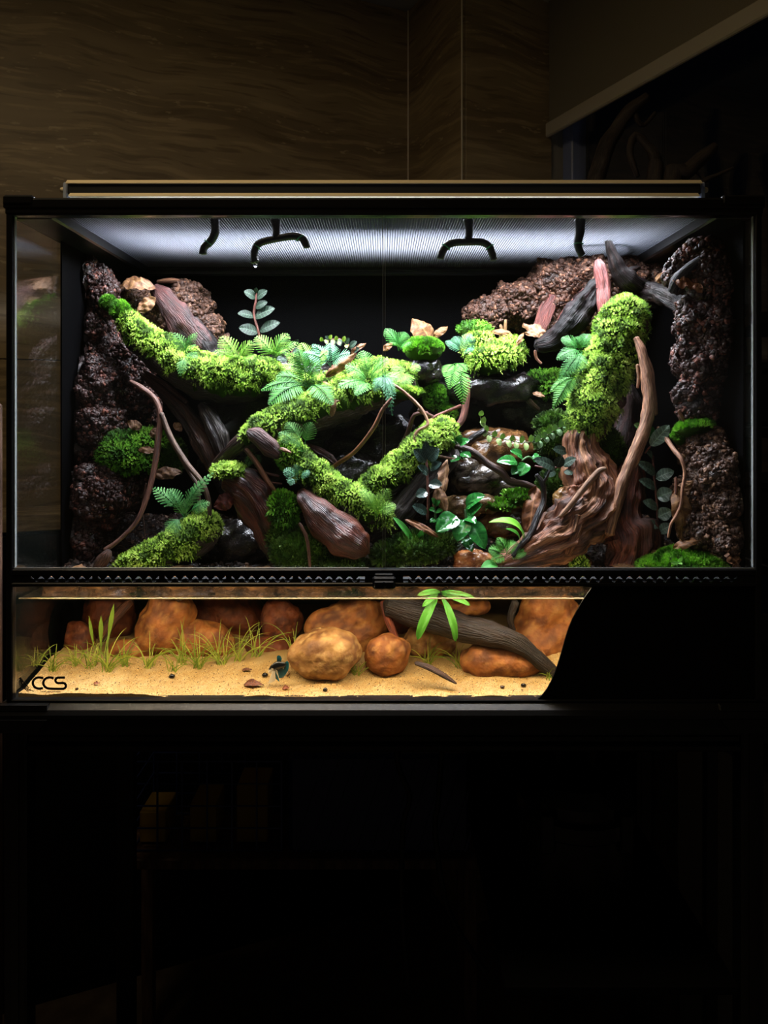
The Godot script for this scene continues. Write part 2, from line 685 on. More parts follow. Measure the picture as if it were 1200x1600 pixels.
func travertine() -> ImageTexture:
	# vein-cut stone: wavy level bands, pale seams and pits
	var im := Image.create(768, 768, false, Image.FORMAT_RGB8)
	var f := FastNoiseLite.new()
	f.frequency = 1.0
	f.fractal_octaves = 4
	f.seed = 5
	var f2 := FastNoiseLite.new()
	f2.frequency = 1.0
	f2.fractal_octaves = 2
	f2.seed = 8
	for y in 768:
		for x in 768:
			var a := TAU * x / 768.0
			var cx := cos(a) * 0.28
			var cz := sin(a) * 0.28
			var wav := f2.get_noise_3d(cx * 2.2, y * 0.004, cz * 2.2) * 16.0
			var yy := y + wav
			var band := f.get_noise_3d(cx * 0.7, yy * 0.011, cz * 0.7)
			var fine := f.get_noise_3d(cx * 3.0 + 7.0, yy * 0.085, cz * 3.0)
			var k := S(166, 150, 118).lerp(S(130, 115, 88), clampf(0.5 + band * 1.3, 0.0, 1.0))
			k = k.lerp(S(194, 174, 136), 0.5 * smoothstep(0.12, 0.4, fine))
			k = k.lerp(S(104, 88, 64), 0.55 * smoothstep(-0.2, -0.45, fine))
			var pit := f.get_noise_3d(cx * 12.0, yy * 0.11 + 90.0, cz * 12.0)
			k = k.lerp(S(214, 198, 166), 0.5 * smoothstep(0.38, 0.5, pit) * smoothstep(-0.1, 0.2, band))
			im.set_pixel(x, y, k)
	return ImageTexture.create_from_image(im)

func materials() -> void:
	var grain := noise_tex(0.012, 5, S(116, 108, 102), S(255, 255, 255))
	var grit := noise_tex(0.05, 4, S(140, 136, 130), S(255, 255, 255))
	var fine := noise_tex(0.16, 3, S(150, 146, 140), S(255, 255, 255))
	var cloud := noise_tex(0.014, 5, S(170, 160, 150), S(255, 255, 255))
	var mottle := noise_tex(0.02, 6, S(150, 136, 118), S(255, 255, 255))
	mat("black_plastic", S(17, 17, 18), 0.33)
	mat("matt_black", S(9, 9, 10), 0.7, {"spec": 0.25})
	mat("black_sheet", S(3, 3, 4), 0.6, {"spec": 0.12})
	mat("stand_steel", S(15, 15, 15), 0.38)
	mat("aluminium", S(242, 224, 182), 0.5, {"metal": 0.2})
	mat("lamp_body", S(48, 49, 50), 0.45, {"metal": 0.3})
	mat("mesh_wire", S(46, 48, 54), 0.5, {"spec": 0.3})
	mat("seal", S(150, 156, 156), 0.3)
	mat("rail_edge", S(170, 172, 170), 0.3, {"metal": 0.7})
	mat("green_ring", S(40, 120, 84), 0.4)
	mat("decal_black", S(14, 10, 9), 0.6)
	pane("glass", 0.002)
	pane("water", 0.002)
	pane("acrylic", 0.25)
	mat("acrylic_edge", S(180, 190, 210), 0.12)
	mat("drop", Color(0.9, 0.95, 1.0, 0.05), 0.0)
	M.drop.transparency = BaseMaterial3D.TRANSPARENCY_ALPHA
	mat("diffuser", S(235, 240, 255), 0.5)
	M.diffuser.emission_enabled = true
	M.diffuser.emission = S(205, 218, 255)
	M.diffuser.emission_energy_multiplier = 1.7
	mat("strip_glow", S(255, 240, 210), 0.5)
	M.strip_glow.emission_enabled = true
	M.strip_glow.emission = S(255, 230, 188)
	M.strip_glow.emission_energy_multiplier = 3.0
	mat("ceiling_glow", S(240, 235, 220), 0.5)
	M.ceiling_glow.emission_enabled = true
	M.ceiling_glow.emission = S(255, 226, 176)
	M.ceiling_glow.emission_energy_multiplier = 1.2
	# growing and lying things carry their colour on the vertices, the texture adds the grain
	mat("wood", Color.WHITE, 0.62, {"vc": true, "tex": grain, "bump": grain, "cm": 0.35})
	mat("wet_wood", Color.WHITE, 0.3, {"vc": true, "tex": grain, "bump": grain, "cm": 0.35})
	mat("black_wood", Color.WHITE, 0.5, {"vc": true, "tex": grain, "bump": grain, "cm": 0.3, "spec": 0.28})
	mat("twig", Color.WHITE, 0.6, {"vc": true, "tex": grain, "bump": grain, "cm": 0.12})
	mat("substrate", Color.WHITE, 0.45, {"vc": true, "tex": grit, "bump": grit, "cm": 0.4, "tri": Vector3(9, 9, 9)})
	mat("granule", Color.WHITE, 0.5, {"vc": true, "spec": 0.4})
	mat("stone", Color.WHITE, 0.7, {"vc": true, "tex": mottle, "bump": grit, "cm": 0.3, "tri": Vector3(4, 4, 4)})
	mat("wet_stone", Color.WHITE, 0.16, {"vc": true, "tex": cloud, "bump": grit, "cm": 0.22, "tri": Vector3(9, 9, 9)})
	mat("sand", Color.WHITE, 0.8, {"vc": true, "tex": fine, "bump": fine, "cm": 0.08, "tri": Vector3(7, 7, 7)})
	mat("sand_grain", Color.WHITE, 0.6, {"vc": true})
	mat("moss", Color.WHITE, 0.55, {"vc": true, "back": Color(0.28, 0.34, 0.1), "spec": 0.4})
	mat("moss_bed", Color.WHITE, 0.9, {"vc": true, "spec": 0.2})
	mat("fern", Color.WHITE, 0.5, {"vc": true, "back": Color(0.3, 0.4, 0.14), "spec": 0.35})
	mat("blade", Color.WHITE, 0.5, {"vc": true, "back": Color(0.4, 0.45, 0.14), "spec": 0.4})
	mat("jewel_leaf", Color.WHITE, 0.5, {"vc": true, "tex": vein_tex(S(22, 38, 29), S(96, 116, 100), S(36, 56, 42), 7.0, 0.3), "spec": 0.3})
	mat("grey_leaf", Color.WHITE, 0.4, {"vc": true, "tex": vein_tex(S(64, 80, 66), S(128, 148, 126), S(84, 102, 84), 6.0, 0.3), "spec": 0.5})
	mat("dark_leaf", Color.WHITE, 0.2, {"vc": true, "tex": vein_tex(S(34, 52, 46), S(78, 100, 92), S(52, 72, 66), 9.0, 0.45), "spec": 0.6})
	mat("glossy_leaf", Color.WHITE, 0.14, {"vc": true, "tex": vein_tex(S(30, 92, 40), S(74, 140, 70), S(46, 120, 50), 6.0, 0.18), "spec": 0.55, "back": Color(0.12, 0.24, 0.08)})
	mat("dead_leaf", Color.WHITE, 0.62, {"vc": true, "tex": vein_tex(S(128, 90, 54), S(164, 126, 84), S(94, 60, 36), 9.0, 0.2), "back": Color(0.16, 0.1, 0.05)})
	mat("meniscus", Color(1, 1, 1, 0.0), 0.0)
	M.meniscus.refraction_enabled = true
	M.meniscus.refraction_scale = 0.033
	mat("painted_glint", S(190, 170, 124), 0.35)  # opaque tan standing in for the bright glint at the water's edge
	mat("fish", Color.WHITE, 0.3, {"vc": true, "coat": 0.4})
	# the room
	mat("stone_wall", S(245, 240, 230), 0.5, {"tex": travertine()})
	M.stone_wall.uv1_scale = Vector3(0.6, 0.6, 0.6)
	mat("grout", S(150, 145, 130), 0.9)
	mat("grout_pale", S(226, 216, 190), 0.8)
	mat("plaster", S(150, 148, 142), 0.9)
	mat("floor_tile", S(92, 80, 66), 0.5, {"tex": cloud, "tri": Vector3(1.5, 1.5, 1.5)})
	mat("blind_cloth", S(150, 142, 118), 0.9, {"tex": fine, "tri": Vector3(8, 8, 8)})
	mat("blind_bar", S(178, 170, 148), 0.6)
	mat("window_frame", S(120, 132, 165), 0.4)
	mat("board_wood", S(120, 92, 74), 0.6, {"tex": grain, "tri": Vector3(9, 1.2, 9)})
	mat("pale_wood", S(205, 186, 150), 0.6, {"tex": grain, "tri": Vector3(1.2, 9, 9)})
	mat("dry_branch", Color.WHITE, 0.8, {"vc": true, "tex": grain})
	mat("blue_plastic", S(28, 44, 96), 0.4)
	mat("clear_box", S(150, 158, 165), 0.35)
	mat("yellow_card", S(150, 122, 40), 0.7)
	mat("wire_blue", S(40, 56, 110), 0.4)
	mat("rubber", S(14, 14, 15), 0.5)
	mat("steel", S(150, 152, 155), 0.35, {"metal": 0.7})

func shared_shapes() -> void:
	# moss sprig: leaflets in a spiral up a short stem, 1 unit tall
	var g := Geo.new()
	for k in 10:
		var h := 0.12 + 0.78 * k / 9.0
		var th := k * 2.4
		var out := Vector3(cos(th), 0.0, sin(th))
		var ll := 0.42 * (1.0 - 0.35 * k / 9.0)
		var b := Vector3(0.05 * sin(h * 3.0), h, 0.05 * cos(h * 3.0))
		petal(g, b, b + (out * 0.85 + Vector3.UP * 0.7).normalized() * ll, ll * 0.5, (Vector3.UP - out * 0.5).normalized(), Color.WHITE)
	SH["sprig"] = g.mesh(Vector3.ZERO)
	# cushion moss: a tuft of fine needles
	g = Geo.new()
	for k in 9:
		var th := k * 2.4
		var out := Vector3(cos(th), 0.0, sin(th)) * (0.06 + 0.3 * sqrt(k / 9.0))
		var b := out * 0.4
		petal(g, b, b + out + Vector3.UP * (0.95 - 0.25 * k / 9.0), 0.11, out.normalized(), Color.WHITE)
	SH["needle"] = g.mesh(Vector3.ZERO)
	# feather moss: a flat feathery shoot
	g = Geo.new()
	for k in 7:
		var h := 0.1 + 0.85 * k / 7.0
		for s in [-1.0, 1.0]:
			var b := Vector3(0.0, h, 0.12 * h * h)
			petal(g, b, b + Vector3(s * 0.3, 0.2, 0.05) * (1.1 - 0.75 * h), 0.12, Vector3(0, 0.2, 1), Color.WHITE)
	petal(g, Vector3(0, 0, 0), Vector3(0, 1.0, 0.12), 0.08, Vector3(0, 0, 1), Color.WHITE)
	SH["feather"] = g.mesh(Vector3.ZERO)
	# grain: an uneven little lump with flat facets
	g = Geo.new()
	var ico := []
	var f := (1.0 + sqrt(5.0)) / 2.0
	for a in [-1.0, 1.0]:
		for b in [-f, f]:
			ico.append_array([Vector3(0, a, b), Vector3(a, b, 0), Vector3(b, 0, a)])
	for k in 12:
		ico[k] = (ico[k] as Vector3).normalized() * (0.5 + 0.32 * N.get_noise_1d(k * 17.3))
	for a in 12:
		for b in range(a + 1, 12):
			for d in range(b + 1, 12):
				var x: Vector3 = ico[a]
				var y: Vector3 = ico[b]
				var z: Vector3 = ico[d]
				var dir := (x.normalized() + y.normalized() + z.normalized()).normalized()
				if x.normalized().dot(y.normalized()) > 0.4 and y.normalized().dot(z.normalized()) > 0.4 and x.normalized().dot(z.normalized()) > 0.4:
					flat(g, [x, y, z], Vector3.ZERO)
	SH["grain"] = g.mesh(Vector3.ZERO)
	# chip: a rounded crumb
	g = Geo.new()
	lump(g, Vector3.ZERO, Vector3(0.5, 0.5, 0.5), {"res": 5, "amp": 0.75, "f": 1.6, "fine": 0.12, "ff": 4.0, "seed": 4})
	SH["chip"] = g.mesh(Vector3.ZERO)


func _ready() -> void:
	# ---- camera: level, the lens shifted downwards, as the photograph's upright lines show
	var cam := Camera3D.new()
	cam.name = "camera"
	add_child(cam)
	cam.position = Vector3(0, EYE, FAR)
	cam.projection = Camera3D.PROJECTION_FRUSTUM
	cam.near = 0.05
	cam.far = 30.0
	cam.size = 0.05 * 1600.0 / 1200.0
	cam.frustum_offset = Vector2(0.0, -0.05 * 150.0 / 1200.0)
	cam.current = true
	# ---- night outside the window
	var we := WorldEnvironment.new()
	we.name = "world"
	var env := Environment.new()
	env.background_mode = Environment.BG_COLOR
	env.background_color = Color(0.004, 0.005, 0.008)
	env.tonemap_mode = Environment.TONE_MAPPER_LINEAR
	env.tonemap_exposure = 1.0
	env.sdfgi_enabled = true
	env.ssao_enabled = true
	env.ssil_enabled = true
	we.environment = env
	add_child(we)
	# ---- the LED lamp over the mesh lid, the only strong light
	var led := AreaLight3D.new()
	led.name = "led_light"
	led.area_size = Vector2(0.94, 0.15)
	led.area_normalize_energy = true
	led.light_energy = 6.0
	led.light_color = S(240, 245, 255)
	led.area_range = 6.0
	led.shadow_enabled = true
	led.position = Vector3(0, EYE + 0.3735, -0.235)
	led.rotation = Vector3(-PI / 2.0, 0, 0)
	add_child(led)
	# ---- a warm LED strip hidden behind the middle rail lights the water
	var warm := AreaLight3D.new()
	warm.name = "strip_light"
	warm.area_size = Vector2(1.1, 0.01)
	warm.area_normalize_energy = true
	warm.light_energy = 0.27
	warm.light_color = S(255, 230, 188)
	warm.area_range = 3.0
	warm.shadow_enabled = true
	warm.position = Vector3(0, EYE - 0.2645, -0.022)
	warm.rotation = Vector3(-PI / 2.0, 0, 0)
	add_child(warm)
	# ---- a dimmed ceiling lamp over the tank
	var dim := AreaLight3D.new()
	dim.name = "ceiling_light"
	dim.area_size = Vector2(0.9, 0.3)
	dim.area_normalize_energy = true
	dim.light_energy = 0.55
	dim.light_color = S(255, 226, 180)
	dim.area_range = 8.0
	dim.shadow_enabled = true
	dim.position = Vector3(-0.6, 3.0, 0.35)
	dim.rotation = Vector3(-PI / 2.0, 0, 0)
	add_child(dim)

	for f in [N, NF, NC]:
		f.frequency = 1.0
		f.seed = 3
	N.noise_type = FastNoiseLite.TYPE_SIMPLEX_SMOOTH
	N.fractal_type = FastNoiseLite.FRACTAL_NONE
	NF.noise_type = FastNoiseLite.TYPE_SIMPLEX_SMOOTH
	NF.fractal_type = FastNoiseLite.FRACTAL_FBM
	NF.fractal_octaves = 3
	rng.seed = 20240611
	materials()
	shared_shapes()
	room()
	stand_and_tank()
	lamp_and_mister()
	water_part()
	land_walls()
	land_wood()
	land_moss()
	land_ferns()
	land_leaves()
	around_tank()


# ---------------------------------------------------------------- room
func ab(a: float, b: float, y := 0.0) -> Vector3:
	# the room's own axes from its corner: a along the wall with the stone veins, b along the window wall
	return Vector3(0.087 - 0.914 * a + 0.405 * b, y, -1.55 + 0.405 * a + 0.914 * b)

func slab(g: Geo, a0: float, a1: float, b0: float, b1: float, y0: float, y1: float, bev := 0.0) -> void:
	var q := Geo.new()
	box(q, Vector3(a0, y0, b0), Vector3(a1, y1, b1), bev)
	var first := g.v.size()
	for k in q.v.size():
		g.vert(ab(q.v[k].x, q.v[k].z, q.v[k].y), Vector2(q.v[k].x + q.v[k].z, q.v[k].y))
	# a runs against x, so the turn keeps its sense
	for k in range(0, q.i.size(), 3):
		g.tri(first + q.i[k], first + q.i[k + 2], first + q.i[k + 1])

func tiled(wall: MeshInstance3D, a0: float, a1: float, b0: float, b1: float, along_a: bool, seams: Array) -> void:
	# stone slabs 12 mm proud of the wall, with 3 mm joints between them
	var rows := [0.0, 1.765, 3.05]
	for r in 2:
		for s in seams.size() - 1:
			var g := Geo.new()
			var lo: float = seams[s] + 0.0015
			var hi: float = seams[s + 1] - 0.0015
			if along_a:
				slab(g, lo, hi, b0, b1, rows[r] + 0.0015, rows[r + 1] - 0.0015, 0.001)
			else:
				slab(g, a0, a1, lo, hi, rows[r] + 0.0015, rows[r + 1] - 0.0015, 0.001)
			part(wall, "stone_tile", g, M.stone_wall)

func room() -> void:
	var H := 3.05
	var g := Geo.new()
	slab(g, -0.5, 3.8, -0.3, 4.4, -0.1, 0.0)
	structure("floor", g, M.floor_tile, "dark brownish stone floor under the tank stand", "floor")
	g = Geo.new()
	slab(g, -0.5, 3.8, -0.3, 4.4, H, H + 0.1)
	structure("ceiling", g, M.plaster, "pale plastered ceiling above the stone corner", "ceiling")
	g = Geo.new()
	slab(g, -0.5, 3.8, -0.15, -0.012, 0.0, H)
	var w := structure("wall_left", g, M.grout, "brown veined travertine wall behind the tank", "wall")
	tiled(w, 0, 0, -0.012, 0.0, true, [0.0, 2.35, 3.6])
	g = Geo.new()
	slab(g, -0.5, -0.012, -0.012, 0.375, 0.0, H)
	w = structure("wall_pier", g, M.grout, "narrow travertine pier between the corner and window", "wall")
	tiled(w, -0.012, 0.0, 0.0, 0.387, false, [0.0, 0.387])
	tiled(w, 0, 0, 0.375, 0.387, true, [-0.34, -0.012])
	g = Geo.new()
	slab(g, -0.5, -0.34, 0.387, 4.2, 0.0, 0.75)
	slab(g, -0.5, -0.34, 0.387, 4.2, 2.72, H)
	slab(g, -0.5, -0.34, 2.6, 4.2, 0.75, 2.72)
	structure("wall_right", g, M.plaster, "plastered wall under and over the window", "wall")
	g = Geo.new()
	slab(g, 3.6, 3.75, 0.0, 4.35, 0.0, H)
	structure("wall_far", g, M.plaster, "plastered side wall beyond the stone tiles", "wall")
	g = Geo.new()
	slab(g, -0.5, 3.75, 4.2, 4.35, 0.0, H)
	structure("wall_back", g, M.plaster, "plastered wall behind the photographer", "wall")
	# pale joint strips in the inner and on the outer stone corner
	g = Geo.new()
	slab(g, 0.0, 0.004, 0.0, 0.004, 0.0, H)
	structure("trim_1", g, M.grout_pale, "pale joint strip in the inner stone corner", "trim")
	g = Geo.new()
	slab(g, -0.001, 0.0025, 0.3845, 0.3885, 0.0, H)
	structure("trim_2", g, M.grout_pale, "pale edge strip on the outer stone corner", "trim")
	# window
	g = Geo.new()
	slab(g, -0.44, -0.38, 0.388, 0.44, 0.75, 2.72, 0.004)
	slab(g, -0.44, -0.38, 2.55, 2.6, 0.75, 2.72, 0.004)
	slab(g, -0.44, -0.38, 0.44, 2.55, 0.75, 0.80, 0.004)
	slab(g, -0.44, -0.38, 0.44, 2.55, 2.67, 2.72, 0.004)
	w = structure("window_1", g, M.window_frame, "dark night window with a blue-grey frame behind the blind", "window")
	g = Geo.new()
	slab(g, -0.415, -0.409, 0.44, 2.55, 0.80, 2.67)
	part(w, "pane", g, M.glass)
	# blind
	var t := thing("roller_blind", "beige roller blind half drawn over the dark window", "blind", ab(-0.31, 1.4, 2.5))
	g = Geo.new()
	slab(g, -0.322, -0.319, 0.40, 2.5, EYE + 0.96, 2.96)
	part(t, "cloth", g, M.blind_cloth)
	g = Geo.new()
	slab(g, -0.328, -0.313, 0.385, 2.51, EYE + 0.915, EYE + 0.962, 0.004)
	part(t, "bottom_bar", g, M.blind_bar)
	g = Geo.new()
	tube(g, [ab(-0.318, 0.39, 2.985), ab(-0.318, 1.4, 2.985), ab(-0.318, 2.51, 2.985)], [0.028, 0.028, 0.028], 16, {"step": 0.5, "tip": 0.0})
	part(t, "roller_tube", g, M.blind_bar)
	# ceiling lamp: off the picture, seen only as a sheen on glossy edges
	t = thing("ceiling_lamp", "dimmed warm panel lamp on the ceiling above the tank", "lamp", Vector3(-0.6, 3.0, 0.35))
	g = Geo.new()
	box(g, Vector3(-1.07, 3.012, 0.18), Vector3(-0.13, 3.05, 0.52), 0.004)
	part(t, "housing", g, M.blind_bar)
	g = Geo.new()
	box(g, Vector3(-1.05, 3.006, 0.2), Vector3(-0.15, 3.012, 0.5))
	part(t, "diffuser", g, M.ceiling_glow)


# ---------------------------------------------------------------- tank and stand
func Y(py: float) -> float:
	return EYE + (650.0 - py) * 0.001

func stand_and_tank() -> void:
	# stand: black metal frame
	var t := thing("tank_stand", "black open metal stand carrying the glass tank", "stand", Vector3(0, 0, -0.26))
	var g: Geo
	for sx in [-1.0, 1.0]:
		for z in [0.0, -0.505]:
			g = Geo.new()
			var x: float = sx * 0.577
			box(g, Vector3(x - 0.018, 0, z - 0.035), Vector3(x + 0.018, Y(1140), z), 0.003)
			box(g, Vector3(x - 0.0065, 0.02, z), Vector3(x + 0.0065, Y(1142), z + 0.002), 0.001)
			part(t, "leg", g, M.stand_steel)
	for z in [0.0, -0.505]:
		g = Geo.new()
		box(g, Vector3(-0.559, Y(1150), z - 0.03), Vector3(0.559, Y(1140), z + 0.001), 0.002)
		box(g, Vector3(-0.559, Y(1162), z - 0.03), Vector3(0.559, Y(1151), z - 0.004), 0.002)
		box(g, Vector3(-0.559, Y(1175), z - 0.03), Vector3(0.559, Y(1163), z + 0.001), 0.003)
		part(t, "top_beam", g, M.stand_steel)
		g = Geo.new()
		box(g, Vector3(-0.559, 0.12, z - 0.03), Vector3(0.559, 0.155, z), 0.003)
		part(t, "foot_beam", g, M.stand_steel)
	for sx in [-1.0, 1.0]:
		g = Geo.new()
		box(g, Vector3(sx * 0.577 - 0.015, Y(1175), -0.505), Vector3(sx * 0.577 + 0.015, Y(1141), -0.035), 0.002)
		part(t, "side_beam", g, M.stand_steel)
	g = Geo.new()
	box(g, Vector3(0.19, Y(1560), -0.535), Vector3(0.558, Y(1545), -0.005), 0.002)
	part(t, "lower_shelf", g, M.matt_black)
	g = Geo.new()
	box(g, Vector3(0.19, Y(1545), -0.53), Vector3(0.556, Y(1176), -0.522), 0.001)
	part(t, "back_board", g, M.matt_black)
	g = Geo.new()
	box(g, Vector3(-0.556, Y(1141.5), -0.50), Vector3(0.556, Y(1140), -0.035))
	part(t, "top_board", g, M.matt_black)

	# the tank
	t = thing("glass_vivarium", "large black-framed glass vivarium with planted land above a shallow aquarium", "vivarium", Vector3(0, Y(1140), -0.26))
	# base rim
	g = Geo.new()
	prism(g, PackedVector2Array([Vector2(0.002, Y(1098)), Vector2(0.0, Y(1140)), Vector2(0.013, Y(1140)), Vector2(0.013, Y(1119)), Vector2(0.016, Y(1117)), Vector2(0.016, Y(1112)), Vector2(0.012, Y(1105))]), 0, -0.597, 0.597)
	box(g, Vector3(-0.597, Y(1140), -0.54), Vector3(0.597, Y(1098), -0.52), 0.003)
	for sx in [-1.0, 1.0]:
		box(g, Vector3(sx * 0.59 - 0.009, Y(1140), -0.54), Vector3(sx * 0.59 + 0.009, Y(1098), 0.0), 0.002)
	part(t, "base_rim", g, M.black_plastic)
	for sx in [-1.0, 1.0]:
		g = Geo.new()
		var x0: float = -0.606 if sx < 0 else 0.517
		prism(g, PackedVector2Array([Vector2(0.003, Y(1097)), Vector2(0.003, Y(1107)), Vector2(0.0135, Y(1106)), Vector2(0.012, Y(1098))]), 0, x0 + 0.004, x0 + 0.085)
		var low := [Vector2(-0.606, Y(1118)), Vector2(-0.519, Y(1118)), Vector2(-0.534, Y(1138)), Vector2(-0.606, Y(1138))]
		var poly := PackedVector2Array()
		for p in low:
			poly.append(Vector2(p.x * -sx, p.y))
		prism(g, poly, 2, -0.04, 0.019)
		part(t, "corner_cap", g, M.black_plastic)
	# floor of the tank and lower frame
	g = Geo.new()
	box(g, Vector3(-0.59, Y(1140), -0.525), Vector3(0.59, Y(1100), -0.001))
	part(t, "tank_floor", g, M.matt_black)
	g = Geo.new()
	box(g, Vector3(-0.589, Y(1098), -0.02), Vector3(0.589, Y(1093), 0.002), 0.001)
	part(t, "lower_edge", g, M.black_plastic)
	# posts
	for sx in [-1.0, 1.0]:
		for z in [0.0, -0.525]:
			g = Geo.new()
			box(g, Vector3(minf(sx * 0.590, sx * 0.580), Y(1098), z - 0.012), Vector3(maxf(sx * 0.590, sx * 0.580), Y(330), z + 0.002), 0.0015)
			part(t, "corner_post", g, M.black_plastic)
	# top rim
	for z in [[-0.022, 0.003], [-0.54, -0.515]]:
		g = Geo.new()
		box(g, Vector3(-0.592, Y(336), z[0]), Vector3(0.592, Y(309), z[1]), 0.003)
		box(g, Vector3(-0.594, Y(326), z[0]), Vector3(0.594, Y(311), z[1] + 0.0015), 0.002)
		part(t, "top_rim", g, M.black_plastic)
	for sx in [-1.0, 1.0]:
		g = Geo.new()
		box(g, Vector3(minf(sx * 0.592, sx * 0.527), Y(336), -0.515), Vector3(maxf(sx * 0.592, sx * 0.527), Y(309), -0.022), 0.003)
		part(t, "top_rim", g, M.black_plastic)
		g = Geo.new()
		var xa: float = sx * 0.594
		var xb: float = sx * (0.546 if sx < 0 else 0.527)
		box(g, Vector3(minf(xa, xb), Y(321), -0.05), Vector3(maxf(xa, xb), Y(305.5), 0.006), 0.003)
		part(t, "rim_corner", g, M.black_plastic)
	# woven lid: wires both ways, 4.4 mm apart
	g = Geo.new()
	var ym := EYE + 0.3325
	var x := -0.527
	while x < 0.528:
		bar(g, Vector3(x, ym, -0.515), Vector3(x, ym, -0.02), 0.0011, 0.0011)
		x += 0.0046
	var z := -0.515
	while z < -0.02:
		bar(g, Vector3(-0.527, ym + 0.0009, z), Vector3(0.527, ym + 0.0009, z), 0.0009, 0.0009)
		z += 0.0031
	var lid := part(t, "wire_mesh", g, M.mesh_wire)
	lid.set_meta("kind", "stuff")
	# back panel, background sheets
	g = Geo.new()
	box(g, Vector3(-0.589, Y(1098), -0.531), Vector3(0.589, Y(330), -0.523))
	part(t, "back_panel", g, M.black_sheet)
	g = Geo.new()
	box(g, Vector3(-0.5805, Y(1098), -0.522), Vector3(-0.5775, Y(336), -0.178))
	part(t, "background_sheet", g, M.black_sheet)
	g = Geo.new()
	box(g, Vector3(0.5775, Y(1098), -0.522), Vector3(0.5805, Y(336), -0.035))
	part(t, "background_sheet", g, M.black_sheet)
	# side glass
	for sx in [-1.0, 1.0]:
		g = Geo.new()
		box(g, Vector3(minf(sx * 0.582, sx * 0.587), Y(1098), -0.513), Vector3(maxf(sx * 0.582, sx * 0.587), Y(336), -0.012))
		part(t, "side_glass", g, M.glass)
	# doors
	for sx in [-1.0, 1.0]:
		g = Geo.new()
		var xa: float = sx * 0.0012
		var xb: float = sx * 0.5795
		box(g, Vector3(minf(xa, xb), Y(888), -0.009), Vector3(maxf(xa, xb), Y(336.5), -0.004))
		var door := part(t, "glass_door", g, M.glass)
		g = Geo.new()
		box(g, Vector3(minf(xa, xa + sx * 0.0009), Y(887), -0.0095), Vector3(maxf(xa, xa + sx * 0.0009), Y(337), -0.0035))
		part(door, "edge_seal", g, M.seal)
		g = Geo.new()
		box(g, Vector3(minf(xb, xb - sx * 0.0011), Y(887), -0.0095), Vector3(maxf(xb, xb - sx * 0.0011), Y(337), -0.0035))
		part(door, "edge_seal", g, M.seal)
		g = Geo.new()
		xa = sx * 0.024
		box(g, Vector3(minf(xa, xb), Y(889.6), -0.0035), Vector3(maxf(xa, xb), Y(887.6), -0.0015), 0.0003)
		part(door, "bottom_strip", g, M.rail_edge)
	# middle rail with its zigzag air slots
	g = Geo.new()
	box(g, Vector3(-0.590, Y(900), -0.014), Vector3(0.590, Y(889.5), 0.001), 0.0015)
	box(g, Vector3(-0.590, Y(917), -0.014), Vector3(0.590, Y(910.5), 0.002), 0.0015)
	box(g, Vector3(-0.588, Y(911), -0.004), Vector3(-0.56, Y(899), 0.0), 0.001)
	box(g, Vector3(0.56, Y(911), -0.004), Vector3(0.588, Y(899), 0.0), 0.001)
	box(g, Vector3(-0.03, Y(911), -0.004), Vector3(0.03, Y(899), 0.0), 0.001)
	part(t, "middle_rail", g, M.black_plastic)
	g = Geo.new()
	for side in [-1.0, 1.0]:
		for grp in 5:
			for k in 6:
				var cx: float = side * (0.038 + grp * 0.1045 + k * 0.016 + 0.008)
				prism(g, PackedVector2Array([Vector2(cx - 0.0075, Y(899)), Vector2(cx + 0.0075, Y(899)), Vector2(cx + 0.0052, Y(902)), Vector2(cx, Y(907)), Vector2(cx - 0.0052, Y(902))]), 2, -0.004, 0.0)
				prism(g, PackedVector2Array([Vector2(cx - 0.008, Y(911)), Vector2(cx - 0.008, Y(904)), Vector2(cx - 0.0062, Y(905)), Vector2(cx - 0.001, Y(911))]), 2, -0.004, 0.0)
				prism(g, PackedVector2Array([Vector2(cx + 0.008, Y(911)), Vector2(cx + 0.008, Y(904)), Vector2(cx + 0.0062, Y(905)), Vector2(cx + 0.001, Y(911))]), 2, -0.004, 0.0)
			var ex: float = side * (0.038 + grp * 0.1045 + 0.1003)
			box(g, Vector3(ex - 0.0043, Y(911), -0.004), Vector3(ex + 0.0043, Y(899), 0.0))
	part(t, "vent_strip", g, M.black_plastic)
	# latch
	g = Geo.new()
	box(g, Vector3(-0.018, Y(919), 0.0), Vector3(0.018, Y(899), 0.012), 0.003)
	box(g, Vector3(-0.0145, Y(899.5), 0.0), Vector3(0.0145, Y(895), 0.008), 0.0015)
	box(g, Vector3(-0.0158, Y(918.5), 0.01), Vector3(0.0158, Y(905), 0.015), 0.002)
	var latch := part(t, "door_latch", g, M.black_plastic)
	g = Geo.new()
	var ring := []
	for k in 13:
		ring.append(Vector3(0.0042 * cos(TAU * k / 12.0), Y(910.5) + 0.0042 * sin(TAU * k / 12.0), 0.015))
	tube(g, ring, [0.0006, 0.0006, 0.0006, 0.0006, 0.0006, 0.0006, 0.0006, 0.0006, 0.0006, 0.0006, 0.0006, 0.0006, 0.0006], 5, {"step": 0.1})
	part(latch, "lock", g, M.stand_steel)
	# aquarium front
	g = Geo.new()
	box(g, Vector3(-0.579, Y(1093.5), -0.010), Vector3(0.579, Y(916.5), -0.004))
	var front := part(t, "aquarium_glass", g, M.glass)
	# black panel with an S-shaped edge over the pump bay
	var poly := PackedVector2Array()
	for q in [[840, 1093.5], [848, 1086], [855, 1077], [862, 1064], [868, 1050], [874, 1032], [879, 1015], [884, 997], [889, 981], [895, 967], [902, 954], [910, 940], [918, 928], [926, 917], [1187, 917], [1187, 1093.5]]:
		poly.append(Vector2((q[0] - 600.0) * 0.001, Y(q[1])))
	g = Geo.new()
	prism(g, poly, 2, -0.0038, -0.0008)
	part(t, "side_panel", g, M.matt_black)
	logo(front)

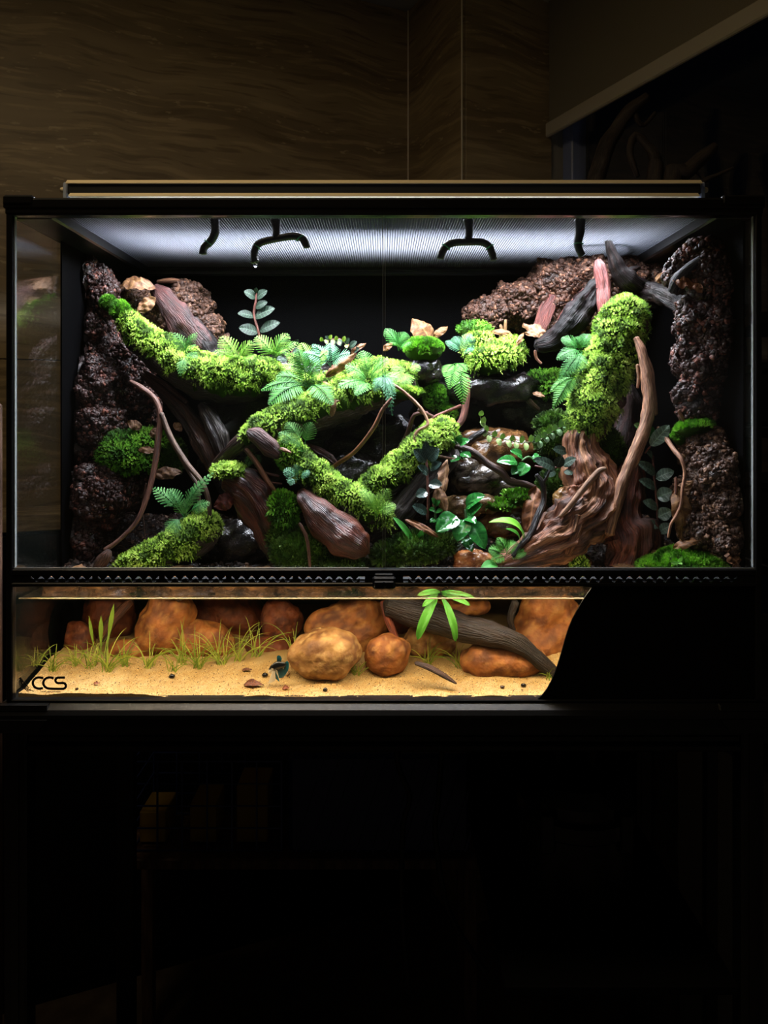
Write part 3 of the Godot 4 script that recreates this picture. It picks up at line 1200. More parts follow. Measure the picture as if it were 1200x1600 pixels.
func stroke(g: Geo, pts: Array, w: float, zf: float, th: float) -> void:
	# a flat ribbon with square ends, thickness th, along points of the front plane
	for k in pts.size() - 1:
		var a: Vector2 = pts[k]
		var b: Vector2 = pts[k + 1]
		var n := (b - a).normalized().orthogonal() * (w / 2.0)
		var e := (b - a).normalized() * (0.00025 if k < pts.size() - 2 else 0.0)
		prism(g, PackedVector2Array([a + n, b + e + n, b + e - n, a - n]), 2, zf, zf + th)

func arc(c: Vector2, r: Vector2, a0: float, a1: float, n := 12) -> Array:
	var out := []
	for k in n + 1:
		var a := deg_to_rad(lerpf(a0, a1, float(k) / n))
		out.append(c + Vector2(cos(a) * r.x, sin(a) * r.y))
	return out

func logo(front: MeshInstance3D) -> void:
	var L := func(px: float, py: float) -> Vector2: return Vector2((px - 600.0) * 0.001, Y(py))
	var zf := -0.0039
	var up := func(list: Array) -> Array:
		var o := []
		for q in list:
			o.append((L as Callable).call(q.x, q.y))
		return o
	# three round letters drawn with one stroke width
	var w := 0.0037
	var g := Geo.new()
	stroke(g, up.call([Vector2(66, 1060.2)] + arc(Vector2(59.5, 1068.5), Vector2(10, 8.8), -65, -295, 16) + [Vector2(65.5, 1077.2)]), w, zf, 0.0004)
	part(front, "logo_letter", g, M.decal_black)
	g = Geo.new()
	stroke(g, up.call([Vector2(82.2, 1060.5)] + arc(Vector2(76, 1068.5), Vector2(10, 8.8), -65, -270, 16) + [Vector2(84, 1077.5)]), w, zf, 0.0004)
	part(front, "logo_letter", g, M.decal_black)
	g = Geo.new()
	stroke(g, up.call([Vector2(99.8, 1060)] + [Vector2(90, 1060)] + arc(Vector2(90, 1064.3), Vector2(5, 4.4), -90, -270, 10) + arc(Vector2(96.5, 1073), Vector2(5, 4.6), -90, 90, 10) + [Vector2(80, 1077.6)]), w, zf, 0.0004)
	part(front, "logo_letter", g, M.decal_black)
	# fern emblem
	g = Geo.new()
	var mid := [Vector2(31.2, 1058.8), Vector2(29.5, 1062), Vector2(31, 1067), Vector2(35, 1072.5), Vector2(40.5, 1077.5), Vector2(51, 1081.6)]
	stroke(g, up.call(mid), 0.0009, zf, 0.0004)
	for k in 13:
		var t := 0.4 + k * 0.33
		var q := mini(int(t), 4)
		var p: Vector2 = (mid[q] as Vector2).lerp(mid[q + 1], t - q)
		var d: Vector2 = ((mid[q + 1] as Vector2) - (mid[q] as Vector2)).normalized()
		var s := d.orthogonal()
		var ln := 6.6 * sin(PI * clampf(0.18 + 0.74 * k / 12.0, 0.0, 1.0)) + 0.8
		stroke(g, up.call([p, p + (s * -0.8 + d * 0.8).normalized() * ln * 0.5, p + (s * -0.45 + d * 0.95).normalized() * ln]), 0.00095, zf, 0.0004)
		stroke(g, up.call([p, p + (s * 0.9 + d * 0.5).normalized() * ln * 0.5, p + (s * 0.75 + d * 0.8).normalized() * ln]), 0.00095, zf, 0.0004)
	part(front, "logo_emblem", g, M.decal_black)
	var font := SystemFont.new()
	font.font_names = PackedStringArray(["Droid Sans"])
	font.font_weight = 700
	var tm := TextMesh.new()
	tm.text = "CAN CAWA SAFARI"
	tm.font = font
	tm.font_size = 32
	tm.pixel_size = 0.000098
	tm.depth = 0.0004
	var o := MeshInstance3D.new()
	o.name = "logo_caption"
	o.mesh = tm
	o.material_override = M.decal_black
	front.add_child(o, true)
	var c: Vector2 = L.call(76.5, 1082.2)
	o.position = Vector3(c.x, c.y, zf + 0.0002) - (base_of[front] as Vector3)
	o.scale = Vector3(1.05, 0.85, 1.0)


func lamp_and_mister() -> void:
	var t := thing("led_lamp", "long aluminium LED lamp lying across the top of the vivarium", "lamp", Vector3(0, EYE + 0.342, -0.24))
	var g := Geo.new()
	box(g, Vector3(-0.545, EYE + 0.3815, -0.352), Vector3(0.545, EYE + 0.402, -0.121), 0.002)
	part(t, "housing", g, M.lamp_body)
	g = Geo.new()
	prism(g, PackedVector2Array([Vector2(-0.356, EYE + 0.4), Vector2(-0.356, EYE + 0.4075), Vector2(-0.126, EYE + 0.4075), Vector2(-0.1185, EYE + 0.4005), Vector2(-0.1185, EYE + 0.3995)]), 0, -0.547, 0.547)
	part(t, "top_profile", g, M.aluminium)
	g = Geo.new()
	box(g, Vector3(-0.540, EYE + 0.3765, -0.352), Vector3(0.540, EYE + 0.3818, -0.338), 0.001)
	prism(g, PackedVector2Array([Vector2(-0.132, EYE + 0.3755), Vector2(-0.132, EYE + 0.3835), Vector2(-0.121, EYE + 0.3835), Vector2(-0.113, EYE + 0.3765), Vector2(-0.113, EYE + 0.3755)]), 0, -0.540, 0.540)
	part(t, "bottom_profile", g, M.aluminium)
	g = Geo.new()
	box(g, Vector3(-0.48, EYE + 0.3755, -0.312), Vector3(0.48, EYE + 0.3812, -0.158))
	part(t, "diffuser", g, M.diffuser)
	for sx in [-1.0, 1.0]:
		for zz in [-0.14, -0.33]:
			g = Geo.new()
			box(g, Vector3(sx * 0.552 - 0.004, EYE + 0.342, zz - 0.012), Vector3(sx * 0.552 + 0.004, EYE + 0.405, zz + 0.012), 0.002)
			var br := part(t, "bracket", g, M.acrylic_edge if zz > -0.2 else M.acrylic)
			g = Geo.new()
			tube(g, [Vector3(sx * 0.552, EYE + 0.394, zz), Vector3(sx * 0.560, EYE + 0.394, zz), Vector3(sx * 0.564, EYE + 0.394, zz)], [0.005, 0.005, 0.004], 10, {"step": 0.1, "tip": 0.2})
			part(br, "screw", g, M.aluminium)
	# warm strip under the middle rail
	t = thing("strip_lamp", "warm LED strip fixed behind the middle rail above the water", "lamp", Vector3(0, EYE - 0.263, -0.022))
	g = Geo.new()
	box(g, Vector3(-0.56, EYE - 0.2625, -0.030), Vector3(0.56, EYE - 0.257, -0.0145), 0.001)
	part(t, "channel", g, M.lamp_body)
	g = Geo.new()
	box(g, Vector3(-0.555, EYE - 0.264, -0.0275), Vector3(0.555, EYE - 0.2626, -0.0165))
	part(t, "diffuser", g, M.strip_glow)
	# misting nozzles hanging from the lid
	var d := 0.1
	var data := [
		["single misting nozzle hanging above the red driftwood slab, farthest left", [[336, 345, 7], [336, 362, 7], [329, 377, 6.5], [319, 386, 6], [317, 397, 6.2]], [325, 379]],
		["twin-armed misting nozzle with a water drop, left of the door gap", [[431, 345, 8], [432, 362, 6], [431, 372, 6]], [0, 0]],
		["twin-armed misting nozzle right of the door gap", [[732, 345, 8], [733, 362, 6], [732, 374, 6]], [0, 0]],
		["single misting nozzle above the dark twisted root on the right", [[906, 345, 9], [906, 362, 7.5], [903, 378, 6.5], [905, 390, 6], [910, 399, 5.5]], [904, 381]],
	]
	var arms := [[], [[[399, 410, 6.2], [397, 400, 6.2], [399, 387, 6], [407, 379, 6], [431, 373, 5.8], [457, 369, 6], [472, 372, 6], [478, 380, 6.2], [480, 387, 5]], [402, 386], [469, 372]],
		[[[688, 404, 5.6], [690, 395, 6.4], [698, 384, 6], [710, 379, 6], [732, 378, 5.8], [752, 378, 6], [764, 384, 6], [769, 395, 6.4], [772, 406, 5.6]], [697, 386], [765, 386]], []]
	for k in 4:
		var ln: Array = data[k][1]
		var t2 := thing("misting_nozzle", data[k][0], "misting nozzle", P(ln[0][0], 333, d), "misting nozzles under the lid")
		g = Geo.new()
		var pts := [Vector3(P(ln[0][0], 345, d).x, ym_lid() - 0.001, -d)]
		var rad := [R(ln[0][2], d)]
		for q in ln:
			pts.append(P(q[0], q[1], d))
			rad.append(R(q[2], d))
		tube(g, pts, rad, 12, {"step": 0.006, "amp": 0.05, "lf": 120.0, "ridges": 0.1, "tip": 0.25})
		part(t2, "pipe", g, M.rubber)
		var rings := []
		if arms[k].size():
			g = Geo.new()
			pts = []
			rad = []
			for q in arms[k][0]:
				pts.append(P(q[0], q[1], d))
				rad.append(R(q[2], d))
			tube(g, pts, rad, 12, {"step": 0.005, "amp": 0.04, "lf": 90.0, "ridges": 0.1, "tip": 0.2})
			var arm := part(t2, "arm", g, M.rubber)
			rings = [arms[k][1], arms[k][2]]
			if k == 1:
				g = Geo.new()
				lump(g, P(399, 414.5, d), Vector3(0.0035, 0.0042, 0.0035), {"res": 8, "amp": 0.0})
				part(arm, "water_drop", g, M.meniscus)
		else:
			rings = [data[k][2]]
		for q in rings:
			g = Geo.new()
			var cc := P(q[0], q[1], d)
			var rr := R(7.0, d)
			var ax := Vector3(0.55 if q[0] < 430 or (q[0] > 600 and q[0] < 730) else -0.55, 0.75, 0).normalized()
			if k == 3:
				ax = Vector3.UP
			var s1 := ax.cross(Vector3.BACK).normalized()
			var loop := []
			var lr := []
			for a in 13:
				loop.append(cc + s1 * (rr * cos(TAU * a / 12.0)) + Vector3.BACK * (rr * sin(TAU * a / 12.0)))
				lr.append(0.0012)
			tube(g, loop, lr, 5, {"step": 0.1})
			part(t2, "seal_ring", g, M.green_ring)
	# hose that feeds them, lying over the lid at the far right
	g = Geo.new()
	tube(g, [Vector3(0.37, ym_lid() + 0.008, -0.3), Vector3(0.46, ym_lid() + 0.008, -0.29), Vector3(0.495, ym_lid() + 0.008, -0.36), Vector3(0.475, ym_lid() + 0.008, -0.45), Vector3(0.47, ym_lid() + 0.02, -0.6), Vector3(0.47, 0.9, -0.65)], [0.005, 0.005, 0.005, 0.005, 0.005, 0.005], 8, {"step": 0.02})
	single("mist_hose", "thin dark hose curling over the wire lid near the right", "hose", g, M.rubber)

func ym_lid() -> float:
	return EYE + 0.3325


# ---------------------------------------------------------------- the aquarium below
const SAND := 0.443       # sand level below the lens
const POOL := 0.288       # water level below the lens

func sand_y(x: float, d: float) -> float:
	return EYE - SAND + 0.022 * smoothstep(0.03, 0.18, d) + 0.004 * N.get_noise_2d(x * 9.0, d * 14.0) + 0.012 * smoothstep(0.12, 0.22, x) * smoothstep(0.02, 0.14, d) + 0.006 * smoothstep(-0.3, -0.5, x)

func sand_hit(px: float, py: float) -> float:
	# depth at which the sand lies under that point of the picture
	var d := 0.014
	while d < 0.3:
		var s := (FAR + d) / FAR
		var p := 650.0 + (EYE - sand_y((px - 600.0) * 0.001 * s, d)) * 1000.0 / s
		if p <= py:
			return d
		d += 0.002
	return d

func water_part() -> void:
	# sand bed
	var g := Geo.new()
	var nx := 150
	var nz := 50
	var cols := [C(214, 178, 108), C(190, 150, 82), C(232, 206, 150)]
	for k in nz + 1:
		var d := 0.012 + 0.50 * pow(float(k) / nz, 1.4)
		for j in nx + 1:
			var x := -0.577 + 1.154 * j / nx
			var m := N.get_noise_2d(x * 30.0, d * 30.0)
			var m2 := N.get_noise_2d(x * 300.0, d * 300.0)
			var c: Color = (cols[0] as Color).lerp(cols[1], clampf(0.4 + m * 0.6, 0.0, 1.0)).lerp(cols[2], 0.4 * smoothstep(0.1, 0.6, m2))
			g.vert(Vector3(x, sand_y(x, d) + 0.0007 * m2, -d), Vector2(x, d), c)
	for k in nz:
		for j in nx:
			var a := k * (nx + 1) + j
			g.quad(a, a + nx + 1, a + nx + 2, a + 1)
	# front face of the bed, behind the glass
	for j in nx:
		var a := g.v[j]
		var b := g.v[j + 1]
		var i0 := g.vert(a, Vector2.ZERO, cols[1])
		var i1 := g.vert(b, Vector2.ZERO, cols[1])
		var i2 := g.vert(Vector3(b.x, Y(1099), b.z), Vector2.ZERO, cols[1])
		var i3 := g.vert(Vector3(a.x, Y(1099), a.z), Vector2.ZERO, cols[1])
		g.quad(i0, i1, i2, i3)
	var t := thing("sand_bed", "pale golden sand covering the bottom of the aquarium", "sand", Vector3(0, Y(1099), -0.26))
	t.set_meta("kind", "stuff")
	part(t, "bed", g, M.sand)
	var near := func(p: Vector3, nn: Vector3) -> bool: return p.z > -0.13 and nn.y > 0.5
	grow_grains(t, g, "grains", 14.0, 0.0008, 0.0022, [C(222, 188, 122), C(176, 132, 70), C(70, 50, 30)], M.sand_grain, near)

	# boulders: x, y, half width, half height (picture), depth, thickness share, lean, turn, label
	var tan := [C(176, 108, 46), C(128, 72, 28), C(200, 144, 74)]
	var red := [C(134, 66, 26), C(92, 42, 17), C(160, 92, 44)]
	var pale := [C(180, 134, 74), C(136, 90, 44), C(214, 178, 112)]
	var rocks := [
		[256, 980, 46, 54, 0.185, 0.8, 0.12, 0.1, tan, 0.20, "tall shouldered orange boulder standing left in the water"],
		[312, 1002, 56, 34, 0.19, 0.8, -0.1, -0.25, tan, 0.18, "orange boulder leaning against the tall shouldered boulder"],
		[201, 1016, 32, 20, 0.16, 0.8, 0.0, 0.1, tan, 0.15, "small tan boulder half hidden by grass at the left"],
		[122, 1004, 34, 38, 0.2, 0.7, -0.3, -0.5, red, 0.22, "slanted reddish slab of rock near the left glass"],
		[505, 1024, 57, 37, 0.095, 0.85, 0.0, 0.04, pale, 0.13, "speckled egg-shaped boulder in front, beside the fish"],
		[603, 1026, 37, 30, 0.105, 0.85, 0.0, 0.25, tan, 0.2, "small pointed ochre boulder between two larger ones"],
		[542, 978, 62, 44, 0.2, 0.7, 0.1, -0.2, tan, 0.2, "broad cracked boulder behind the egg-shaped one"],
		[441, 972, 32, 36, 0.23, 0.8, 0.0, 0.2, red, 0.2, "upright russet boulder behind the thin grass"],
		[416, 1017, 40, 22, 0.2, 0.8, 0.0, 0.05, red, 0.15, "low brown stone behind the fish"],
		[778, 1030, 68, 31, 0.115, 0.8, 0.0, 0.06, tan, 0.16, "wide low boulder under the sunken driftwood"],
		[670, 1004, 42, 35, 0.17, 0.8, 0.0, 0.1, pale, 0.16, "rounded ochre boulder under the drooping green leaves"],
		[852, 982, 54, 64, 0.18, 0.7, 0.1, 0.1, tan, 0.2, "tall orange boulder beside the black panel"],
		[720, 952, 48, 20, 0.2, 0.9, 0.0, 0.1, tan, 0.2, "ochre boulder just under the water line"],
		[350, 962, 58, 46, 0.30, 0.8, 0.0, 0.0, red, 0.2, "dark red boulder at the back of the aquarium"],
		[620, 958, 40, 36, 0.30, 0.8, 0.0, 0.0, red, 0.2, "dim brown boulder deep behind the red stick"],
		[170, 960, 40, 40, 0.27, 0.8, 0.0, 0.4, red, 0.22, "dim rust boulder behind the tall water leaves"],
		[50, 985, 40, 46, 0.19, 0.8, 0.0, 0.1, tan, 0.2, "orange boulder touching the left glass"],
	]
	for r in rocks:
		g = Geo.new()
		var d: float = r[4]
		var c := P(r[0], r[1], d)
		lump(g, c, Vector3(R(r[2], d), R(r[3], d), R((r[2] + r[3]) * 0.5 * r[5], d)), {"res": 30, "amp": r[9] * 2.1, "f": 8.0, "fine": 0.0035, "ff": 34.0, "seed": r[0], "cols": r[8], "lean": r[6], "turn": r[7], "sq": 0.96})
		within(g)
		single("boulder", r[10], "boulder", g, M.stone, "boulders in the aquarium")

	# sunken wood
	var dark := [C(46, 32, 22), C(24, 17, 13), C(74, 54, 38)]
	g = Geo.new()
	tube(g, [P(606, 944, 0.13), P(655, 958, 0.12), P(712, 978, 0.11), P(765, 990, 0.09), P(805, 1003, 0.082), P(838, 1028, 0.08), P(868, 1055, 0.08)], [R(16, 0.1), R(22, 0.1), R(21, 0.1), R(17, 0.1), R(14, 0.1), R(11, 0.1), R(9, 0.1)], 18, {"amp": 0.2, "lump": 0.2, "seed": 3, "cols": dark, "step": 0.006})
	single("driftwood", "long dark sunken branch lying over the wide low boulder", "driftwood", g, M.wood)
	g = Geo.new()
	tube(g, [P(598, 940, 0.14), P(608, 972, 0.13), P(620, 1000, 0.12), P(628, 1018, 0.11)], [R(5, 0.1), R(6, 0.1), R(5, 0.1), R(4, 0.1)], 10, {"amp": 0.15, "seed": 4, "cols": [C(150, 62, 28), C(96, 36, 18), C(170, 90, 50)]})
	single("stick", "red-brown stick leaning between the boulders underwater", "stick", g, M.wood)
	g = Geo.new()
	tube(g, [P(650, 1036, 0.06), P(672, 1044, 0.05), P(694, 1056, 0.042), P(713, 1068, 0.038)], [R(5, 0.05), R(7, 0.05), R(6, 0.05), R(2, 0.05)], 10, {"amp": 0.2, "seed": 5, "flat": 0.6, "cols": [C(86, 52, 32), C(50, 30, 20), C(120, 84, 54)]})
	single("stick", "flat brown bark stick lying on the open sand", "stick", g, M.wood)
	g = Geo.new()
	tube(g, [P(806, 940, 0.12), P(797, 968, 0.12), P(803, 985, 0.12)], [R(6, 0.1), R(5, 0.1), R(3, 0.1)], 8, {"amp": 0.2, "seed": 6, "cols": dark})
	single("stick", "short dark root hanging into the water by the tall boulder", "stick", g, M.wood)
	g = Geo.new()
	tube(g, [P(158, 1000, 0.16), P(172, 975, 0.17), P(190, 955, 0.18), P(205, 940, 0.19)], [R(7, 0.1), R(9, 0.1), R(8, 0.1), R(6, 0.1)], 10, {"amp": 0.2, "seed": 7, "cols": [C(120, 64, 30), C(70, 36, 18), C(150, 92, 48)]})
	single("stick", "rust-coloured wood arching behind the left grass", "stick", g, M.wood)

	# grassy water plants
	var tufts := [
		[167, 1045, 0.05, 16, 44, "large tuft of water grass growing in front of small tan boulder"],
		[82, 1044, 0.06, 10, 30, "short tuft of water grass nearest the left glass"],
		[120, 1036, 0.085, 8, 28, "thin tuft of water grass before the reddish slab"],
		[233, 1040, 0.06, 11, 40, "tuft of arching water grass before the tall shouldered boulder"],
		[308, 1040, 0.06, 13, 42, "tuft of water grass growing left of the long-bladed tuft"],
		[345, 1034, 0.075, 14, 46, "dense tuft of water grass around the leaning boulder"],
		[400, 1022, 0.13, 9, 44, "wispy water grass behind the fish"],
		[462, 1012, 0.15, 7, 42, "tall thin water grass behind the egg-shaped boulder"],
		[555, 1050, 0.045, 7, 34, "sparse water grass between the egg-shaped and the pointed boulder"],
		[668, 1034, 0.085, 9, 30, "water grass sprouting right of the pointed boulder"],
		[718, 1040, 0.07, 6, 30, "few grass blades left of the wide low boulder"],
		[856, 1058, 0.04, 5, 16, "tiny green tuft beside the black panel"],
		[195, 1036, 0.085, 9, 34, "thin tuft of water grass between two left tufts"],
		[268, 1046, 0.045, 6, 26, "small sprawling grass on the open sand"],
		[56, 1036, 0.09, 7, 26, "thin grass at the left glass behind the short tuft"],
		[140, 1040, 0.07, 9, 36, "long-bladed grass left of the paddle leaves"],
		[285, 1034, 0.09, 9, 44, "long arching grass in front of the leaning boulder"],
		[372, 1030, 0.1, 8, 50, "long-bladed wispy grass right of the dense tuft"],
	]
	for q in tufts:
		var d := sand_hit(q[0], q[1] + 4.0)
		var b := P(q[0], q[1] + 4.0, d)
		b.y = sand_y(b.x, d) - 0.001
		var tt := thing("water_grass", q[5], "water plant", b, "grass tufts in the sand")
		for k in int(q[3] * 1.6):
			g = Geo.new()
			var a := rng.randf_range(-1.0, 1.0)
			var h: float = R(q[4], d) * rng.randf_range(0.7, 1.7)
			var tip := b + Vector3(a * h * 1.1, h * (1.0 - 0.6 * absf(a)), rng.randf_range(-0.5, 0.35) * h)
			if k % 5 == 4:
				tip.y = b.y + h * 0.2
			var kk := C(96, 124, 34).lerp(C(168, 176, 66), rng.randf())
			var b2 := b + Vector3(rng.randf_range(-0.008, 0.008), 0, rng.randf_range(-0.006, 0.006))
			blade(g, b2, tip, 0.0015, Vector3(-a * h * 0.15, h * 0.34, 0), kk)
			part(tt, "blade", g, M.blade)
	# three broad upright leaves
	var tt := thing("water_plant", "water plant with three tall upright paddle leaves at left", "water plant", P(158, 1040, 0.115))
	for q in [[163, 1040, 178, 943, 7], [158, 1040, 158, 962, 7], [152, 1040, 139, 962, 5]]:
		g = Geo.new()
		leaf(g, P(q[0], q[1], 0.115), P(q[2], q[3], 0.115), R(q[4], 0.115), Vector3(0.2, 0.1, 1), {"pk": 0.75, "arch": 0.02, "n": 14, "sharp": 1.3, "k": C(112, 140, 44)})
		part(tt, "leaf", g, M.blade)
	# drooping strap leaves at the water line
	tt = thing("water_plant", "bright green strap leaves drooping into the water from above", "water plant", P(685, 925, 0.085))
	for q in [[684, 930, 652, 1000, 15, -4], [690, 932, 712, 1003, 13, 6], [684, 928, 660, 948, 9, 0], [690, 928, 735, 946, 9, 0], [688, 925, 652, 930, 9, 0], [688, 925, 742, 934, 7, 0]]:
		g = Geo.new()
		leaf(g, P(q[0], q[1], 0.085), P(q[2], q[3], 0.06), R(q[4], 0.08), Vector3(q[5] * 0.05, 0.55, 1), {"pk": 0.55, "arch": 0.16, "n": 14, "sharp": 0.4, "wave": 0.16, "k": C(66, 124, 34)})
		part(tt, "leaf", g, M.fern)
	# bits on the sand
	for q in [[64, 1043, 4, "black water snail on the sand under the left grass"], [269, 1060, 4, "black water snail on the open sand before the tall boulder"], [414, 1058, 4, "black water snail in front of the fish"], [508, 1080, 3.4, "tiny dark pebble in front of the egg-shaped boulder"], [578, 1046, 3.2, "tiny dark pebble behind the pointed boulder"], [120, 1078, 2.2, "dark speck of gravel right of the logo"], [818, 1074, 3.4, "dark pebble before the wide low boulder"], [785, 1076, 3.0, "brown pebble in front of the sunken stick"]]:
		g = Geo.new()
		var dd := maxf(0.02, sand_hit(q[0], q[1]))
		var c := P(q[0], q[1], dd)
		c.y = sand_y(c.x, dd) + R(q[2], dd) * 0.6
		lump(g, c, Vector3(1.2, 0.85, 1.0) * R(q[2], dd), {"res": 10, "amp": 0.35, "f": 90.0, "seed": q[0], "cols": [C(26, 24, 24), C(14, 12, 12), C(52, 44, 38)] if q[2] > 3.3 else [C(70, 48, 34), C(40, 28, 20), C(90, 66, 48)]})
		single("pebble" if q[3].contains("pebble") or q[3].contains("gravel") else "snail", q[3], "pebble" if q[3].contains("pebble") or q[3].contains("gravel") else "snail", g, M.wet_stone)
	for q in [[381, 1072, 412, 1064, 10, C(150, 96, 52), "curled brown leaf scrap on the sand beside the fish"], [441, 1078, 452, 1074, 6, C(196, 104, 58), "small orange leaf scrap on the sand under the fish"], [378, 1050, 394, 1053, 4, C(120, 60, 34), "thin reddish leaf scrap on the sand left of the fish"], [146, 1070, 156, 1069, 4, C(170, 104, 60), "tiny orange scrap on the sand right of the logo"]]:
		g = Geo.new()
		var dd := maxf(0.02, sand_hit(q[0], q[1]))
		var b := P(q[0], q[1], dd)
		var e := P(q[2], q[3], dd)
		b.y = sand_y(b.x, dd) + 0.002
		e.y = sand_y(e.x, dd) + 0.003
		leaf(g, b, e, R(q[4], dd) * 1.4, Vector3(0, 1, 0.5), {"wave": 0.3, "arch": 0.1, "k": (q[5] as Color) * 1.6 + Color(0.25, 0.25, 0.22)})
		single("leaf_scrap", q[6], "leaf", g, M.dead_leaf)
	for q in [[448, 1056, 4.5, "small whitish pebble at the foot of the egg-shaped boulder"], [441, 1060, 2.5, "tiny whitish pebble beside the fish's tail"]]:
		g = Geo.new()
		var c := P(q[0], q[1], sand_hit(q[0], q[1]))
		c.y = sand_y(c.x, -c.z) + R(q[2], 0.06) * 0.7
		lump(g, c, Vector3.ONE * R(q[2], 0.06), {"res": 10, "amp": 0.4, "f": 80.0, "seed": q[0], "cols": [C(226, 196, 150), C(190, 150, 110), C(240, 225, 200)]})
		single("pebble", q[3], "pebble", g, M.stone)

	# siamese fighting fish: head low to the left
	fish()

	# the water: surface and the face behind the front glass
	g = Geo.new()
	box(g, Vector3(-0.577, EYE - POOL - 0.02, -0.521), Vector3(0.577, EYE - POOL, -0.0115))
	g = Geo.new()
	for q in [Vector3(-0.577, EYE - POOL, -0.0115), Vector3(0.577, EYE - POOL, -0.0115), Vector3(0.577, EYE - POOL, -0.521), Vector3(-0.577, EYE - POOL, -0.521)]:
		g.vert(q, Vector2(q.x, q.z), Color.WHITE)
	var rows := 40
	var wide := 100
	g = Geo.new()
	for k in rows + 1:
		for j in wide + 1:
			var x := -0.577 + 1.154 * j / wide
			var z := -0.0115 - 0.5095 * k / rows
			var rip := 0.0009 * N.get_noise_2d(x * 26.0, z * 30.0) * smoothstep(-0.02, -0.1, z)
			rip += 0.0018 * N.get_noise_2d(x * 60.0, z * 60.0) * smoothstep(0.05, 0.12, x) * smoothstep(0.3, 0.22, x)
			var men := 0.0022 * exp((-0.0115 - z) * -260.0)
			g.vert(Vector3(x, EYE - POOL + rip + men, z), Vector2(x, z))
	for k in rows:
		for j in wide:
			var a := k * (wide + 1) + j
			g.quad(a, a + wide + 1, a + wide + 2, a + 1)
	var w := single("water", "clear tea-tinted water with a still surface filling the aquarium", "water", g, M.water)
	w.set_meta("kind", "stuff")
	# bright glint of the water line on the front glass, painted as a tan strip
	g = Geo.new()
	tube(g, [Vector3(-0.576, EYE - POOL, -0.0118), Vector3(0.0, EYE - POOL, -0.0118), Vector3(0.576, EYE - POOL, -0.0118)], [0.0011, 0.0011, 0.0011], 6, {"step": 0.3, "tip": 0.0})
	part(w, "painted_glint", g, M.painted_glint)

func fish() -> void:
	var g := Geo.new()
	var d := 0.055
	var black := C(14, 16, 20)
	var white := C(240, 232, 210)
	var teal := C(22, 92, 104)
	# body: tapering ellipse from snout to tail
	var pts := []
	var rad := []
	for q in [[420, 1052, 1.2], [423, 1048, 4], [428, 1043, 6], [434, 1040, 6.6], [440, 1039, 5.4], [445, 1038.5, 3.6]]:
		pts.append(P(q[0], q[1], d))
		rad.append(R(q[2], d))
	tube(g, pts, rad, 12, {"step": 0.003, "flat": 0.55, "up": Vector3(0, 1, 0), "cols": [black, black, black]})
	var front := P(424, 1048, d)
	for k in g.v.size():
		var p := g.v[k]
		var u := (p - front).dot(Vector3(0.75, 0.65, 0).normalized())
		if u < 0.0015:
			g.c[k] = white if p.y < P(0, 1046, d).y or p.x > P(426, 0, d).x else black
		elif p.y < P(0, 1043, d).y and u < 0.006:
			g.c[k] = white
	# fins: lens-thin fans with rays
	var fan := func(root: Array, rim: Array, k0: Color, k1: Color, z: float) -> void:
		var f := g.v.size()
		var n := rim.size()
		for e in 2:
			for q in n:
				g.vert(P(root[q][0], root[q][1], d) + Vector3(0, 0, z + (0.0008 if e == 0 else -0.0008)), Vector2.ZERO, k0)
			for q in n:
				g.vert(P(rim[q][0], rim[q][1], d) + Vector3(0, 0, z + 0.0012 * (q % 2)), Vector2.ZERO, k1)
		for e in 2:
			for q in n - 1:
				var a := f + e * 2 * n + q
				if e == 0:
					g.quad(a, a + n, a + n + 1, a + 1)
				else:
					g.quad(a, a + 1, a + n + 1, a + n)
	fan.call([[433, 1034], [435, 1034], [437, 1034], [439, 1034.5]], [[432.5, 1026], [434.5, 1023.6], [438, 1024.6], [440.5, 1029]], black, teal, 0.0)
	fan.call([[444, 1036], [444.5, 1037.5], [444.5, 1039], [444.5, 1040], [444, 1041], [443, 1042]], [[449, 1032.5], [451.5, 1035.5], [451.5, 1041], [450.5, 1047], [447, 1053], [442.5, 1058.5]], black, teal, 0.0)
	fan.call([[433, 1046], [436, 1045], [439, 1044], [442, 1042]], [[435, 1053], [436.5, 1059], [441, 1058.5], [444.5, 1054]], black, teal, 0.001)
	fan.call([[426, 1047], [427.5, 1047.5], [429, 1047.5], [430, 1047]], [[419.5, 1066.5], [423.5, 1065.6], [428, 1064], [431, 1062]], white, white * 0.8, 0.003)
	fan.call([[430, 1048], [431.5, 1048], [433, 1048]], [[431, 1060], [434, 1062], [437, 1065]], teal, teal, 0.002)
	fan.call([[428, 1044], [430, 1043], [431, 1042]], [[431, 1049], [434, 1053], [436, 1057]], black, white * 0.7, 0.004)
	single("fish", "black and white fighting fish with teal fins nosing the sand", "fish", g, M.fish)


# ---------------------------------------------------------------- the land above
func path(q: Array) -> Array:
	var pts := []
	var rad := []
	for e in q:
		pts.append(P(e[0], e[1], e[2]))
		rad.append(R(e[3], e[2]))
	return [pts, rad]

func swept(g: Geo, q: Array, seg: int, o := {}) -> void:
	var pr := path(q)
	tube(g, pr[0], pr[1], seg, o)

func wood(called: String, label: String, q: Array, m: Material, o := {}, group := "") -> MeshInstance3D:
	var g := Geo.new()
	swept(g, q, o.get("seg", 16), o)
	for extra in o.get("arms", []):
		swept(g, extra, o.get("seg", 16) * 2 / 3, o)
	within(g)
	return single(called, label, o.get("cat", "driftwood"), g, m, group)

